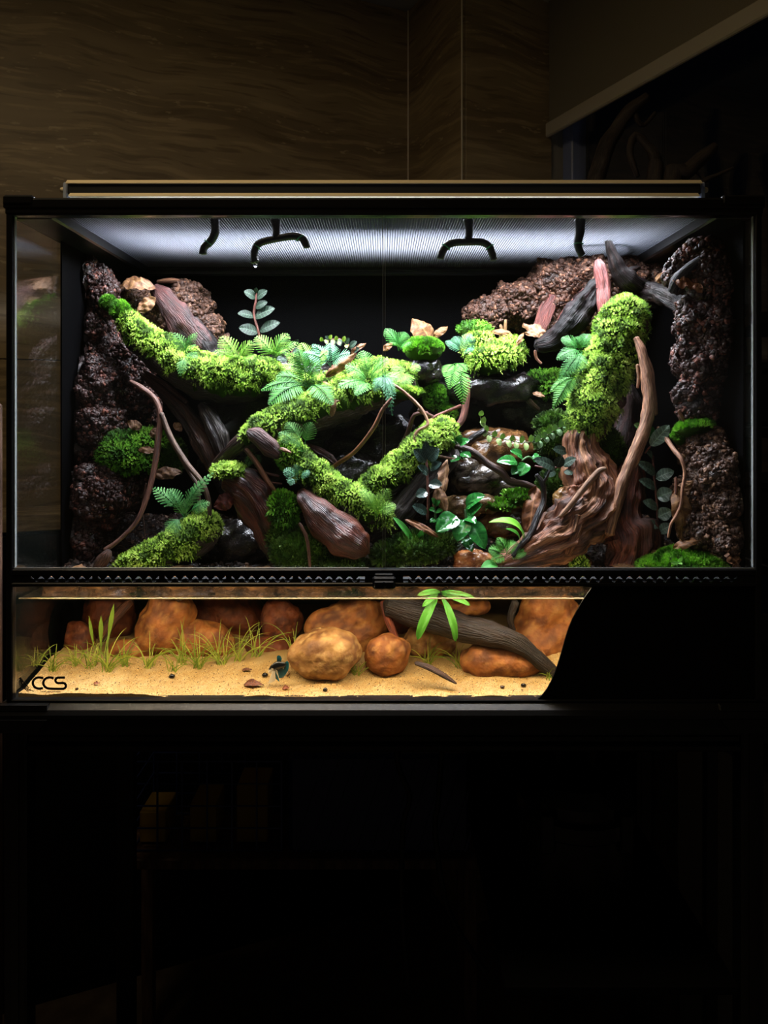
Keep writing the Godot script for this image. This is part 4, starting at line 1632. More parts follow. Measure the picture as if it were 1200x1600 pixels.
func loam(label: String, lumps: Array, o := {}) -> void:
	# a crumbly mass of bark chips: overlapping lumps crusted with chips
	var g := Geo.new()
	var cols: Array = o.get("cols", [C(42, 28, 24), C(18, 12, 11), C(70, 47, 39)])
	for e in lumps:
		var d: float = e[2]
		lump(g, P(e[0], e[1], d), Vector3(R(e[3], d), R(e[4], d), e[5] if e.size() > 5 else R(minf(e[3], e[4]), d)), {"res": 20, "amp": 0.35, "f": 24.0, "fine": 0.006, "ff": 90.0, "seed": e[0] + e[1], "cols": cols})
	within(g)
	var lo := 1e9
	for p in g.v:
		lo = minf(lo, p.y)
	var t := thing("bark_bank", label, "bark bank", Vector3(g.v[0].x, lo, g.v[0].z))
	part(t, "body", g, M.substrate)
	var keep := func(p: Vector3, nn: Vector3) -> bool: return nn.z > -0.45 and absf(p.x) < 0.569 and p.z < -0.02 and N.get_noise_3d(p.x * 26.0, p.y * 26.0, p.z * 26.0) > -0.5
	grow_grains(t, g, "chips", o.get("dens", 5.0) * 1.5, o.get("lo", 0.0045), o.get("hi", 0.0125), o.get("chips", [C(62, 38, 33), C(28, 17, 15), C(112, 68, 56)]), M.granule, keep, "chip")

func land_walls() -> void:
	loam("tall dark bark-chip column lining the left glass", [
		[128, 438, 0.30, 30, 38], [160, 462, 0.31, 24, 42], [142, 520, 0.33, 44, 62], [140, 612, 0.28, 44, 58], [152, 668, 0.265, 42, 42],
		[198, 580, 0.35, 38, 52], [218, 640, 0.34, 32, 46], [150, 770, 0.255, 52, 52], [196, 762, 0.28, 34, 32], [126, 838, 0.25, 34, 40], [112, 700, 0.26, 30, 46], [108, 560, 0.3, 30, 70]],
		{"dens": 6.5})
	loam("bark-chip mound rising behind the red driftwood slab at upper left", [
		[292, 486, 0.43, 36, 44], [318, 530, 0.43, 34, 42], [255, 500, 0.44, 40, 40], [214, 478, 0.42, 34, 36], [345, 575, 0.42, 40, 30]],
		{"dens": 5.0, "cols": [C(78, 55, 42), C(44, 30, 24), C(110, 80, 62)], "chips": [C(92, 64, 50), C(54, 36, 29), C(130, 94, 72)]})
	loam("gritty bark-chip slope rising at upper right behind the twisted root", [
		[768, 492, 0.43, 40, 26], [820, 474, 0.43, 50, 36], [872, 452, 0.42, 50, 42], [925, 436, 0.41, 50, 36], [985, 440, 0.41, 48, 34], [1035, 440, 0.40, 48, 34], [900, 500, 0.42, 60, 40]],
		{"dens": 6.0, "lo": 0.004, "hi": 0.013, "cols": [C(92, 66, 50), C(52, 36, 28), C(124, 92, 70)], "chips": [C(90, 60, 46), C(46, 30, 24), C(136, 94, 72)]})
	loam("tall chunky bark-chip column near the right glass", [
		[1100, 400, 0.11, 34, 24], [1072, 426, 0.13, 30, 32], [1112, 436, 0.09, 32, 44], [1102, 500, 0.11, 42, 50], [1096, 566, 0.115, 38, 56], [1088, 626, 0.12, 32, 42], [1122, 520, 0.085, 26, 60]],
		{"dens": 6.5, "hi": 0.014})
	loam("squat bark-chip block at lower right under a small moss cap", [
		[1100, 700, 0.11, 36, 36], [1122, 736, 0.075, 38, 44], [1134, 790, 0.065, 34, 44], [1106, 830, 0.085, 46, 34], [1136, 838, 0.06, 30, 40], [1086, 780, 0.12, 32, 44]],
		{"dens": 6.0, "lo": 0.003, "hi": 0.011, "cols": [C(86, 62, 46), C(46, 32, 26), C(116, 86, 64)], "chips": [C(86, 60, 45), C(44, 29, 23), C(124, 92, 70)]})
	# dark wet rocks in the middle, with the stream between them
	var black := [C(34, 32, 33), C(17, 16, 17), C(58, 54, 52)]
	for e in [
		["black wet rock carrying the round moss cushion", [[660, 582, 0.33, 34, 26], [640, 600, 0.34, 30, 22]], black],
		["long black rock ledge under the ferns and the hanging moss", [[770, 610, 0.36, 80, 26, 0.07], [700, 640, 0.40, 60, 40, 0.06], [830, 640, 0.40, 60, 50, 0.06], [560, 600, 0.40, 90, 30, 0.07], [440, 590, 0.40, 90, 30, 0.07]], black],
		["dark cave wall behind the stream", [[770, 660, 0.47, 110, 60, 0.04], [560, 720, 0.47, 120, 80, 0.04], [400, 690, 0.47, 90, 90, 0.04]], black],
		["brown wet boulder the stream runs over", [[792, 706, 0.30, 54, 30], [770, 690, 0.33, 50, 22]], [C(106, 74, 44), C(64, 44, 28), C(150, 112, 70)]],
		["glistening grey rock step under the stream", [[752, 752, 0.24, 44, 26], [722, 742, 0.25, 28, 30], [785, 766, 0.24, 34, 20]], [C(66, 58, 50), C(32, 28, 26), C(110, 98, 84)]],
		["pale wet stone ledge below the rock step", [[758, 786, 0.21, 62, 14], [724, 792, 0.20, 36, 16]], [C(126, 100, 70), C(84, 62, 42), C(170, 144, 108)]],
		["brown stone behind the glossy leaves", [[790, 818, 0.20, 52, 24], [840, 806, 0.21, 34, 26]], [C(98, 66, 42), C(56, 38, 26), C(134, 98, 64)]],
		["rounded ochre pebble leaning on the big root", [[880, 778, 0.17, 16, 18]], [C(150, 112, 62), C(110, 74, 40), C(180, 146, 96)]],
		["orange wet stone at the foot of the glossy leaves", [[742, 876, 0.13, 34, 16], [730, 884, 0.12, 22, 14]], [C(190, 116, 62), C(130, 72, 38), C(226, 168, 116)]],
		["dark brown stone under the feather moss at the middle", [[650, 862, 0.17, 46, 24], [612, 850, 0.18, 30, 24]], [C(62, 44, 32), C(34, 25, 20), C(92, 70, 52)]],
		["brown flat stone behind the big root's foot", [[876, 880, 0.16, 46, 20]], [C(88, 60, 46), C(56, 38, 30), C(120, 90, 70)]],
		["black wet rock behind the crossing mossy branches", [[545, 740, 0.3, 44, 30], [590, 770, 0.3, 30, 24]], black],
		["black wet rock low between the red log and the moss", [[385, 850, 0.24, 60, 40], [330, 860, 0.26, 50, 40]], black],
	]:
		var g := Geo.new()
		for r in e[1]:
			var d: float = r[2]
			lump(g, P(r[0], r[1], d), Vector3(R(r[3], d), R(r[4], d), r[5] if r.size() > 5 else R((r[3] + r[4]) * 0.45, d)), {"res": 24, "amp": 0.3, "f": 17.0, "fine": 0.004, "ff": 70.0, "seed": r[0], "cols": e[2], "sq": 0.9})
		within(g)
		single("wet_rock", e[0], "rock", g, M.wet_stone, "wet rocks on the land")
	# stones of the shore, just out of the water
	for e in [
		["flat brown shore stone at the left glass above the water line", 90, 64], ["rust shore stone left of the wet moss", 170, 44], ["tan shore stone above the tall shouldered boulder", 282, 58],
		["low olive-brown shore stone in the middle left", 385, 54], ["broad tan shore stone left of the latch", 495, 60], ["ochre shore stone under the latch", 590, 46],
		["small brown shore stone above the strap leaves", 660, 38], ["grey-brown shore stone right of the strap leaves", 750, 54], ["reddish shore stone beside the black panel's top", 850, 58]]:
		var q := Geo.new()
		var c := P(e[1], 0, 0.125)
		c.y = EYE - POOL + 0.008
		lump(q, c, Vector3(R(e[2], 0.125), 0.017, 0.028), {"res": 24, "amp": 0.4, "f": 18.0, "fine": 0.004, "ff": 50.0, "seed": e[1], "cols": [C(150, 104, 56), C(92, 60, 32), C(186, 142, 84)]})
		within(q)
		single("shore_stone", e[0], "stone", q, M.stone, "stones along the shore")
	# soil of the land, its front edge above the water
	var g := Geo.new()
	var nx := 120
	var nz := 34
	for k in nz + 1:
		for j in nx + 1:
			var x := -0.575 + 1.15 * j / nx
			var d := 0.13 + 0.385 * k / nz
			d += 0.025 * N.get_noise_1d(x * 7.0) * (1.0 - float(k) / nz)
			var y := EYE - 0.272 + 0.012 * NF.get_noise_2d(x * 16.0, d * 16.0) + 0.05 * smoothstep(0.2, 0.5, d)
			y -= 0.03 * smoothstep(3.0, 0.0, k)
			var m := NF.get_noise_2d(x * 40.0, d * 40.0)
			g.vert(Vector3(x, y, -d), Vector2(x, d), C(40, 30, 24).lerp(C(20, 15, 13), clampf(0.5 + m, 0.0, 1.0)))
	for k in nz:
		for j in nx:
			var a := k * (nx + 1) + j
			g.quad(a, a + nx + 1, a + nx + 2, a + 1)
	var edge := g.v.size()
	for j in nx + 1:
		var p := g.v[j]
		g.vert(p, Vector2.ZERO, C(36, 26, 20))
		g.vert(Vector3(p.x, EYE - 0.315, p.z - 0.01), Vector2.ZERO, C(36, 26, 20))
	for j in nx:
		var a := edge + j * 2
		g.quad(a, a + 2, a + 3, a + 1)
	var t := thing("soil_bank", "dark soil shelf carrying the plants just above the water", "soil", Vector3(0, EYE - 0.315, -0.3))
	t.set_meta("kind", "stuff")
	part(t, "bed", g, M.substrate)
	grow_grains(t, g, "crumbs", 1.6, 0.004, 0.012, [C(62, 44, 34), C(34, 24, 20), C(96, 70, 52)], M.granule, everywhere)


func land_wood() -> void:
	var red := [C(122, 62, 46), C(58, 28, 24), C(164, 92, 68)]
	var redwood := [C(84, 36, 31), C(38, 17, 17), C(128, 60, 52)]
	var rust := [C(154, 92, 58), C(76, 42, 29), C(212, 150, 100)]
	var black := [C(30, 25, 26), C(14, 12, 13), C(58, 50, 49)]
	var grey := [C(84, 76, 74), C(34, 29, 30), C(128, 118, 112)]
	var pale := [C(206, 148, 112), C(140, 92, 68), C(232, 186, 148)]
	var brown := [C(92, 56, 42), C(44, 26, 22), C(130, 86, 62)]
	# upper left
	wood("driftwood", "red driftwood slab sloping down at upper left", [[241, 450, 0.36, 8], [262, 474, 0.35, 16], [288, 508, 0.34, 20], [312, 536, 0.33, 18], [340, 566, 0.32, 12]], M.wood, {"amp": 0.35, "lump": 0.3, "flat": 0.6, "seed": 1, "cols": redwood, "seg": 26, "step": 0.004, "up": Vector3(0.6, 0.7, 0.2)})
	wood("driftwood", "black bark under the red driftwood slab", [[300, 500, 0.35, 8], [318, 530, 0.335, 14], [334, 562, 0.32, 14], [352, 580, 0.31, 10]], M.black_wood, {"amp": 0.35, "lump": 0.3, "seed": 2, "cols": black, "seg": 22, "step": 0.005})
	wood("driftwood", "thin tan stick along the top of the upper-left mound", [[246, 440, 0.42, 2.5], [268, 438, 0.41, 4], [290, 441, 0.4, 1.5]], M.wood, {"amp": 0.2, "seed": 3, "cols": pale, "seg": 8})
	# left, under the long mossy branch
	wood("driftwood", "ribbed red-brown driftwood fan below the long mossy branch", [[222, 584, 0.31, 5], [255, 612, 0.29, 10], [292, 650, 0.27, 15], [325, 700, 0.25, 20], [338, 735, 0.24, 14]], M.wood, {"amp": 0.5, "lump": 0.2, "flat": 0.7, "seed": 4, "cols": brown, "seg": 30, "step": 0.004, "ridges": 3.0,
		"arms": [[[226, 580, 0.30, 3], [262, 603, 0.28, 5], [292, 630, 0.26, 4]]]})
	wood("driftwood", "split silver-black driftwood stub beside the mossy log", [[314, 632, 0.25, 5], [328, 652, 0.24, 10], [342, 682, 0.23, 12], [350, 712, 0.22, 8]], M.wet_wood, {"amp": 0.55, "lump": 0.2, "seed": 5, "cols": grey, "seg": 26, "step": 0.003, "ridges": 2.6})
	wood("driftwood", "dark stick reaching up to the end of the mossy log", [[332, 732, 0.19, 7], [355, 710, 0.18, 9], [378, 690, 0.17, 10], [396, 676, 0.17, 6]], M.wet_wood, {"amp": 0.4, "seed": 6, "cols": [C(64, 48, 46), C(30, 22, 22), C(98, 80, 76)], "seg": 20, "step": 0.004})
	# dangling roots at left
	var roots := "dangling roots at the left"
	wood("root", "long red-brown root dangling from the left column to the bottom corner", [[204, 596, 0.22, 3], [222, 607, 0.21, 4.5], [242, 624, 0.2, 4.5], [250, 648, 0.19, 4.5], [247, 690, 0.18, 5], [240, 738, 0.17, 4.5], [229, 778, 0.16, 4], [214, 814, 0.15, 3.5], [188, 842, 0.14, 3.2], [164, 860, 0.135, 4]], M.twig, {"amp": 0.1, "seed": 7, "cols": [C(142, 92, 74), C(96, 58, 48), C(170, 122, 98)], "seg": 10, "step": 0.006, "cat": "root"}, roots)
	wood("root", "second root forking away to the right of the long dangling root", [[252, 646, 0.185, 4], [266, 682, 0.18, 4.5], [290, 722, 0.17, 4.5], [314, 752, 0.16, 4], [325, 778, 0.155, 3.6], [328, 806, 0.15, 3]], M.twig, {"amp": 0.1, "seed": 8, "cols": [C(122, 92, 74), C(84, 60, 48), C(150, 120, 96)], "seg": 10, "step": 0.006, "cat": "root"}, roots)
	wood("root", "thin root running beside the forked one", [[281, 714, 0.18, 2.4], [296, 738, 0.175, 3], [309, 762, 0.17, 3], [312, 800, 0.165, 2.5]], M.twig, {"amp": 0.1, "seed": 9, "cols": [C(112, 84, 68), C(74, 54, 44), C(140, 110, 88)], "seg": 8, "cat": "root"}, roots)
	wood("root", "hair-thin root hanging behind the long dangling root", [[228, 755, 0.18, 1.2], [222, 790, 0.18, 1.2], [224, 810, 0.18, 1.0], [227, 848, 0.18, 0.8]], M.twig, {"seed": 10, "cols": brown, "seg": 6, "cat": "root"}, roots)
	wood("driftwood", "small dark stub in the bottom-left corner under the root's end", [[150, 892, 0.13, 7], [158, 878, 0.13, 9], [166, 868, 0.13, 8], [170, 860, 0.13, 4]], M.wood, {"amp": 0.3, "seed": 11, "cols": brown, "seg": 14, "step": 0.004})
	# middle left
	wood("driftwood", "layered red-brown driftwood block leaning by the moss ball", [[352, 752, 0.17, 12], [384, 764, 0.16, 26], [408, 796, 0.155, 28], [428, 838, 0.15, 24], [444, 880, 0.145, 20], [456, 905, 0.14, 16]], M.wet_wood, {"amp": 0.42, "lump": 0.25, "flat": 0.7, "seed": 12, "cols": [C(112, 54, 40), C(48, 24, 20), C(160, 92, 66)], "seg": 36, "step": 0.004, "ridges": 3.4, "lf": 3.0, "up": Vector3(0.7, 0.6, 0.3)})
	wood("driftwood", "smooth wet mahogany log with a rounded end, low in the middle", [[470, 768, 0.13, 8], [480, 782, 0.12, 16], [506, 812, 0.11, 27], [536, 838, 0.105, 31], [560, 854, 0.10, 24], [573, 862, 0.10, 10]], M.wet_wood, {"amp": 0.06, "amp2": 0.05, "lump": 0.28, "lumpf": 13.0, "seed": 13, "cols": [C(116, 58, 40), C(58, 27, 20), C(150, 86, 60)], "seg": 40, "step": 0.003, "lf": 9.0, "ridges": 1.5})
	wood("driftwood", "pointed dark red stub at the lower end of the mossy log", [[388, 674, 0.155, 5], [402, 682, 0.15, 12], [422, 698, 0.145, 13], [438, 712, 0.14, 8]], M.wood, {"amp": 0.35, "seed": 14, "cols": [C(96, 52, 48), C(52, 28, 28), C(132, 82, 74)], "seg": 20, "step": 0.0035})
	wood("driftwood", "dark red bark shard in the shade under the mossy log", [[474, 694, 0.24, 6], [496, 706, 0.235, 16], [515, 716, 0.23, 14], [528, 728, 0.23, 4]], M.wood, {"amp": 0.4, "flat": 0.5, "seed": 15, "cols": [C(96, 50, 42), C(52, 26, 24), C(120, 72, 58)], "seg": 18})
	wood("root", "curved brown root behind the small moss pad", [[384, 702, 0.155, 3.5], [400, 722, 0.15, 4.5], [412, 742, 0.145, 4.5], [426, 762, 0.14, 3.5], [432, 770, 0.14, 2]], M.twig, {"amp": 0.12, "seed": 16, "cols": rust, "seg": 9, "cat": "root"})
	wood("root", "thin reddish rootlets crossing behind the small moss pad", [[386, 732, 0.16, 2], [410, 738, 0.155, 2.4], [436, 744, 0.15, 2]], M.twig, {"seed": 17, "cols": red, "seg": 7, "cat": "root", "arms": [[[388, 740, 0.16, 1.6], [412, 752, 0.155, 2], [440, 756, 0.15, 1.6]]]})
	wood("twig", "thin crooked twig standing below the moss ball", [[468, 818, 0.09, 2.4], [478, 836, 0.088, 2.8], [482, 856, 0.086, 2.6], [484, 888, 0.084, 2.2]], M.twig, {"amp": 0.15, "seed": 18, "cols": [C(118, 72, 50), C(80, 46, 34), C(150, 100, 72)], "seg": 8, "cat": "twig"})
	wood("twig", "long bare twig slanting across the dark cave", [[612, 622, 0.16, 2], [598, 640, 0.16, 3], [584, 668, 0.17, 3.2], [556, 704, 0.19, 3.2], [528, 724, 0.21, 3.5], [510, 738, 0.22, 3.5]], M.twig, {"amp": 0.12, "seed": 19, "cols": rust, "seg": 8, "step": 0.006, "cat": "twig"})
	# grey wood under the right arm of the V
	wood("driftwood", "weathered grey driftwood arm under the mossy right branch", [[716, 690, 0.24, 14], [690, 722, 0.22, 22], [660, 756, 0.2, 25], [632, 790, 0.18, 22], [606, 820, 0.165, 18], [580, 842, 0.16, 12]], M.wood, {"amp": 0.4, "lump": 0.2, "flat": 0.75, "seed": 20, "cols": grey, "seg": 30, "step": 0.005, "ridges": 3.2})
	# vines left of the stream
	wood("vine", "wiry tan vine looping beside the door gap", [[606, 596, 0.20, 2.2], [628, 610, 0.2, 2.4], [652, 632, 0.2, 2.8], [664, 648, 0.195, 2.4], [668, 664, 0.19, 2.4], [652, 674, 0.185, 2.6], [648, 692, 0.18, 2.6], [660, 704, 0.18, 2.4], [692, 714, 0.18, 2.2], [724, 720, 0.19, 2.0]], M.twig, {"amp": 0.12, "seed": 21, "cols": pale, "seg": 8, "step": 0.005, "cat": "vine"})
	wood("vine", "red-brown woody vine hooking down beside the stream", [[730, 592, 0.28, 4], [729, 620, 0.27, 5], [724, 650, 0.26, 5.5], [714, 664, 0.25, 4.5], [694, 660, 0.24, 4], [672, 650, 0.23, 3.5], [654, 640, 0.22, 3]], M.twig, {"amp": 0.14, "seed": 22, "cols": [C(142, 76, 58), C(92, 46, 36), C(180, 110, 84)], "seg": 10, "step": 0.005, "cat": "vine", "arms": [[[720, 634, 0.25, 3], [700, 642, 0.24, 2.6], [678, 652, 0.23, 2.4], [660, 666, 0.22, 2]]]})
	wood("vine", "dark red vine falling in front of the cave", [[668, 645, 0.24, 2.6], [648, 648, 0.24, 3], [640, 668, 0.25, 3.5], [630, 692, 0.26, 3.5], [614, 712, 0.27, 3]], M.twig, {"amp": 0.12, "seed": 23, "cols": [C(104, 54, 44), C(62, 30, 27), C(136, 80, 64)], "seg": 8, "cat": "vine"})
	wood("twig", "stout brown twig crossing in front of the stream", [[712, 698, 0.20, 3.5], [736, 704, 0.19, 5], [762, 724, 0.185, 5.5], [784, 738, 0.18, 6], [796, 752, 0.18, 5.5], [818, 756, 0.18, 5], [836, 762, 0.18, 3.5]], M.twig, {"amp": 0.16, "seed": 24, "cols": [C(96, 68, 56), C(48, 34, 30), C(130, 98, 80)], "seg": 10, "step": 0.005, "cat": "twig"})
	wood("twig", "short black wet stick above the stream", [[730, 690, 0.24, 4], [742, 682, 0.235, 5], [758, 672, 0.23, 4.5]], M.wet_wood, {"amp": 0.2, "seed": 25, "cols": black, "seg": 10, "cat": "twig"})
	wood("twig", "black wet crooked twig in front of the brown dead leaves", [[838, 742, 0.14, 3], [848, 756, 0.135, 4], [849, 782, 0.13, 4.2], [840, 806, 0.12, 4.4], [828, 836, 0.11, 4.2], [812, 854, 0.105, 4], [802, 870, 0.10, 3.4]], M.wet_wood, {"amp": 0.3, "lump": 0.2, "seed": 26, "cols": black, "seg": 12, "step": 0.004, "cat": "twig", "arms": [[[848, 756, 0.135, 2], [856, 742, 0.13, 2], [858, 734, 0.13, 1]]]})
	# upper right
	wood("driftwood", "red plank leaning on the gritty slope at upper right", [[842, 516, 0.36, 9], [848, 500, 0.365, 11], [856, 480, 0.37, 11], [864, 462, 0.375, 8]], M.wood, {"amp": 0.2, "flat": 0.3, "seed": 27, "cols": [C(128, 58, 46), C(92, 40, 34), C(160, 84, 66)], "seg": 16, "up": Vector3(1, 0.2, 0)})
	wood("driftwood", "pink-red split wood beside the black twisted root", [[874, 500, 0.34, 6], [890, 484, 0.34, 12], [904, 468, 0.34, 11], [914, 452, 0.34, 5]], M.wood, {"amp": 0.4, "flat": 0.6, "seed": 28, "cols": [C(156, 74, 64), C(104, 44, 42), C(190, 112, 98)], "seg": 20, "step": 0.004})
	wood("driftwood", "black twisted root with a pinkish end, upper right", [[838, 540, 0.29, 8], [856, 536, 0.29, 12], [874, 524, 0.29, 16], [896, 500, 0.29, 18], [914, 476, 0.29, 16], [930, 452, 0.29, 12], [944, 440, 0.29, 7]], M.black_wood, {"amp": 0.42, "lump": 0.35, "seed": 29, "cols": [C(22, 18, 19), C(9, 8, 9), C(66, 34, 34)], "seg": 28, "step": 0.0035, "ridges": 2.8})
	wood("driftwood", "upright pink-red driftwood stub above the right moss trunk", [[934, 408, 0.29, 6], [938, 424, 0.285, 12], [942, 450, 0.28, 14], [944, 480, 0.27, 14], [946, 500, 0.265, 12]], M.wood, {"amp": 0.4, "lump": 0.2, "flat": 0.7, "seed": 30, "cols": [C(168, 84, 78), C(112, 50, 48), C(200, 124, 112)], "seg": 24, "step": 0.004})
	wood("driftwood", "black forked branch pointing up at the wire lid, right", [[949, 374, 0.26, 4], [956, 394, 0.26, 7], [966, 418, 0.26, 11], [982, 440, 0.26, 15], [1010, 455, 0.265, 15], [1040, 462, 0.2, 14], [1070, 480, 0.14, 12]], M.black_wood, {"amp": 0.3, "lump": 0.3, "seed": 31, "cols": [C(26, 19, 19), C(10, 8, 9), C(76, 46, 40)], "seg": 24, "step": 0.004, "arms": [[[972, 430, 0.26, 8], [985, 424, 0.27, 5], [998, 418, 0.28, 3]]]})
	wood("driftwood", "ashen root strip on the right bark column", [[1096, 404, 0.075, 5], [1078, 420, 0.085, 8], [1060, 436, 0.09, 8], [1050, 456, 0.10, 6]], M.wood, {"amp": 0.4, "seed": 32, "cols": [C(66, 62, 68), C(30, 27, 30), C(104, 98, 100)], "seg": 18, "step": 0.004})
	# big roots at right
	wood("driftwood", "thick twisted rust-brown root leaning down under the moss trunk", [[908, 678, 0.19, 20], [906, 700, 0.185, 24], [916, 734, 0.175, 32], [926, 766, 0.165, 36], [916, 800, 0.15, 38], [880, 834, 0.135, 34], [842, 858, 0.125, 27], [810, 874, 0.12, 20], [782, 884, 0.115, 12]], M.wood, {"amp": 0.34, "lump": 0.28, "lumpf": 18.0, "seed": 33, "cols": rust, "accent": 0.8, "seg": 54, "step": 0.003, "ridges": 3.4, "lf": 2.6, "twist": 2.0,
		"arms": [[[900, 810, 0.12, 14], [896, 830, 0.11, 13], [888, 850, 0.105, 10], [884, 866, 0.10, 6]]]})
	wood("driftwood", "second rust-brown root standing behind the pale branch", [[988, 716, 0.2, 10], [984, 746, 0.19, 20], [976, 780, 0.18, 26], [974, 816, 0.17, 28], [986, 842, 0.16, 36], [984, 870, 0.155, 34], [972, 896, 0.15, 30]], M.wood, {"amp": 0.36, "lump": 0.35, "lumpf": 18.0, "seed": 34, "cols": [C(144, 76, 54), C(72, 37, 29), C(192, 118, 86)], "seg": 46, "step": 0.0035, "ridges": 3.2, "lf": 2.6,
		"arms": [[[990, 838, 0.15, 18], [1012, 842, 0.145, 16], [1026, 852, 0.14, 10]]]})
	wood("driftwood", "dark red root slab in the gloom behind the pale branch", [[980, 600, 0.3, 10], [984, 640, 0.29, 24], [978, 680, 0.28, 26], [968, 710, 0.28, 18]], M.wood, {"amp": 0.35, "lump": 0.3, "flat": 0.6, "seed": 35, "cols": [C(88, 46, 38), C(46, 24, 21), C(116, 68, 54)], "seg": 24, "step": 0.006})
	wood("branch", "smooth pale branch hanging in front of the right roots", [[994, 528, 0.17, 5], [1004, 552, 0.16, 7], [1010, 590, 0.15, 8], [1014, 640, 0.14, 10], [1000, 690, 0.13, 10], [982, 732, 0.125, 9.5], [966, 776, 0.12, 9.5], [956, 812, 0.118, 9], [951, 834, 0.116, 8.5]], M.twig, {"amp": 0.1, "lump": 0.25, "lumpf": 30.0, "seed": 36, "cols": pale, "accent": 0.6, "seg": 18, "step": 0.004, "cat": "branch",
		"arms": [[[1000, 542, 0.165, 3.5], [1016, 574, 0.16, 4], [1020, 610, 0.155, 4.5], [1024, 648, 0.15, 4]], [[996, 570, 0.16, 3], [998, 590, 0.158, 2.6], [996, 606, 0.156, 2]]]})
	wood("twig", "pale forked twig resting on the thick root", [[946, 732, 0.105, 3], [936, 736, 0.105, 4.5], [922, 752, 0.105, 5], [902, 776, 0.105, 4.5], [884, 798, 0.105, 4], [874, 808, 0.105, 2.5]], M.twig, {"amp": 0.1, "seed": 37, "cols": [C(176, 132, 98), C(130, 92, 66), C(204, 164, 126)], "seg": 10, "step": 0.004, "cat": "twig"})
	wood("vine", "thin jointed vine zigzagging down beside the right block", [[1028, 668, 0.13, 2.6], [1040, 684, 0.11, 3.6], [1054, 704, 0.085, 3.6], [1064, 716, 0.07, 3.2], [1068, 728, 0.066, 2.6], [1070, 742, 0.064, 2.6], [1066, 766, 0.062, 2.4], [1064, 788, 0.06, 2.2], [1056, 806, 0.06, 2.2], [1048, 820, 0.062, 2], [1044, 840, 0.065, 1.8]], M.twig, {"amp": 0.14, "seed": 38, "cols": pale, "seg": 8, "step": 0.004, "cat": "vine"})
	wood("twig", "short reddish twig above the small moss cap", [[1060, 642, 0.1, 2.6], [1066, 652, 0.1, 3], [1072, 664, 0.1, 2.4]], M.twig, {"amp": 0.1, "seed": 39, "cols": rust, "seg": 8, "cat": "twig"})
	wood("twig", "short rust twig upright beside the tan dead leaf", [[1056, 746, 0.08, 2.2], [1056, 768, 0.078, 2.6], [1052, 790, 0.076, 2]], M.twig, {"amp": 0.1, "seed": 40, "cols": rust, "seg": 8, "cat": "twig"})
	wood("twig", "dark stick leaning under the moss ledge", [[802, 592, 0.3, 3], [812, 608, 0.3, 4], [828, 628, 0.3, 4.5], [842, 640, 0.3, 3]], M.wet_wood, {"amp": 0.2, "seed": 41, "cols": [C(72, 50, 42), C(38, 27, 24), C(100, 74, 62)], "seg": 9, "cat": "twig"})
	for q in [["dry tan stalk standing among the dead leaves of the moss ledge", [[790, 500, 0.33, 2.4], [789, 515, 0.33, 2.6], [788, 532, 0.33, 2.4]]], ["dry tan stalk leaning left among the dead leaves", [[782, 508, 0.34, 2.6], [784, 520, 0.34, 3], [780, 534, 0.34, 2.4]]]]:
		wood("stalk", q[0], q[1], M.twig, {"amp": 0.1, "seed": 42, "cols": [C(170, 130, 84), C(120, 84, 52), C(196, 160, 110)], "seg": 7, "cat": "stalk"})
	wood("root", "little hooked root hanging under the black twisted root", [[836, 548, 0.28, 2.4], [838, 560, 0.28, 2.2], [846, 568, 0.275, 2]], M.twig, {"seed": 43, "cols": rust, "seg": 7, "cat": "root"})


# ---------------------------------------------------------------- moss
const LIME := 0
const GREEN := 1
const DEEP := 2

func tone(k: int) -> Array:
	if k == LIME:
		return [C(64, 98, 20), C(152, 196, 58), C(210, 238, 114)]
	if k == GREEN:
		return [C(44, 92, 16), C(92, 160, 34), C(140, 200, 62)]
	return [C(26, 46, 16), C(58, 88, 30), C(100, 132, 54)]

func mossy(label: String, q: Array, o: Dictionary) -> void:
	# a branch wrapped in moss: bark, a moss sleeve on its upper side, the sprigs
	var t := thing("mossy_branch", label, "mossy branch", P(q[-1][0], q[-1][1] + q[-1][3], q[-1][2]))
	var g := Geo.new()
	var bark := []
	for e in q:
		bark.append([e[0] + o.get("bx", 0.0), e[1] + o.get("by", 6.0), e[2] + 0.006, e[3] * o.get("bark", 0.9)])
	swept(g, bark, 24, {"amp": 0.35, "lump": 0.25, "seed": q[0][0], "cols": o.get("cols", [C(52, 40, 34), C(26, 20, 18), C(84, 64, 52)]), "step": 0.005})
	part(t, "wood", g, M.wood)
	g = Geo.new()
	swept(g, q, 20, {"lump": 0.35, "lumpf": 40.0, "seed": q[0][1], "cols": [C(40, 62, 18), C(28, 44, 14), C(56, 84, 24)], "step": 0.006, "amp": 0.1})
	part(t, "moss", g, M.moss_bed)
	grow_moss(t, g, o.get("kind", "sprig"), o.get("dens", 10.0) * 1.6, o.get("size", 0.0075) * 0.76, tone(o.get("tone", LIME)), o.get("low", -0.35), o.get("hang", 0.8))

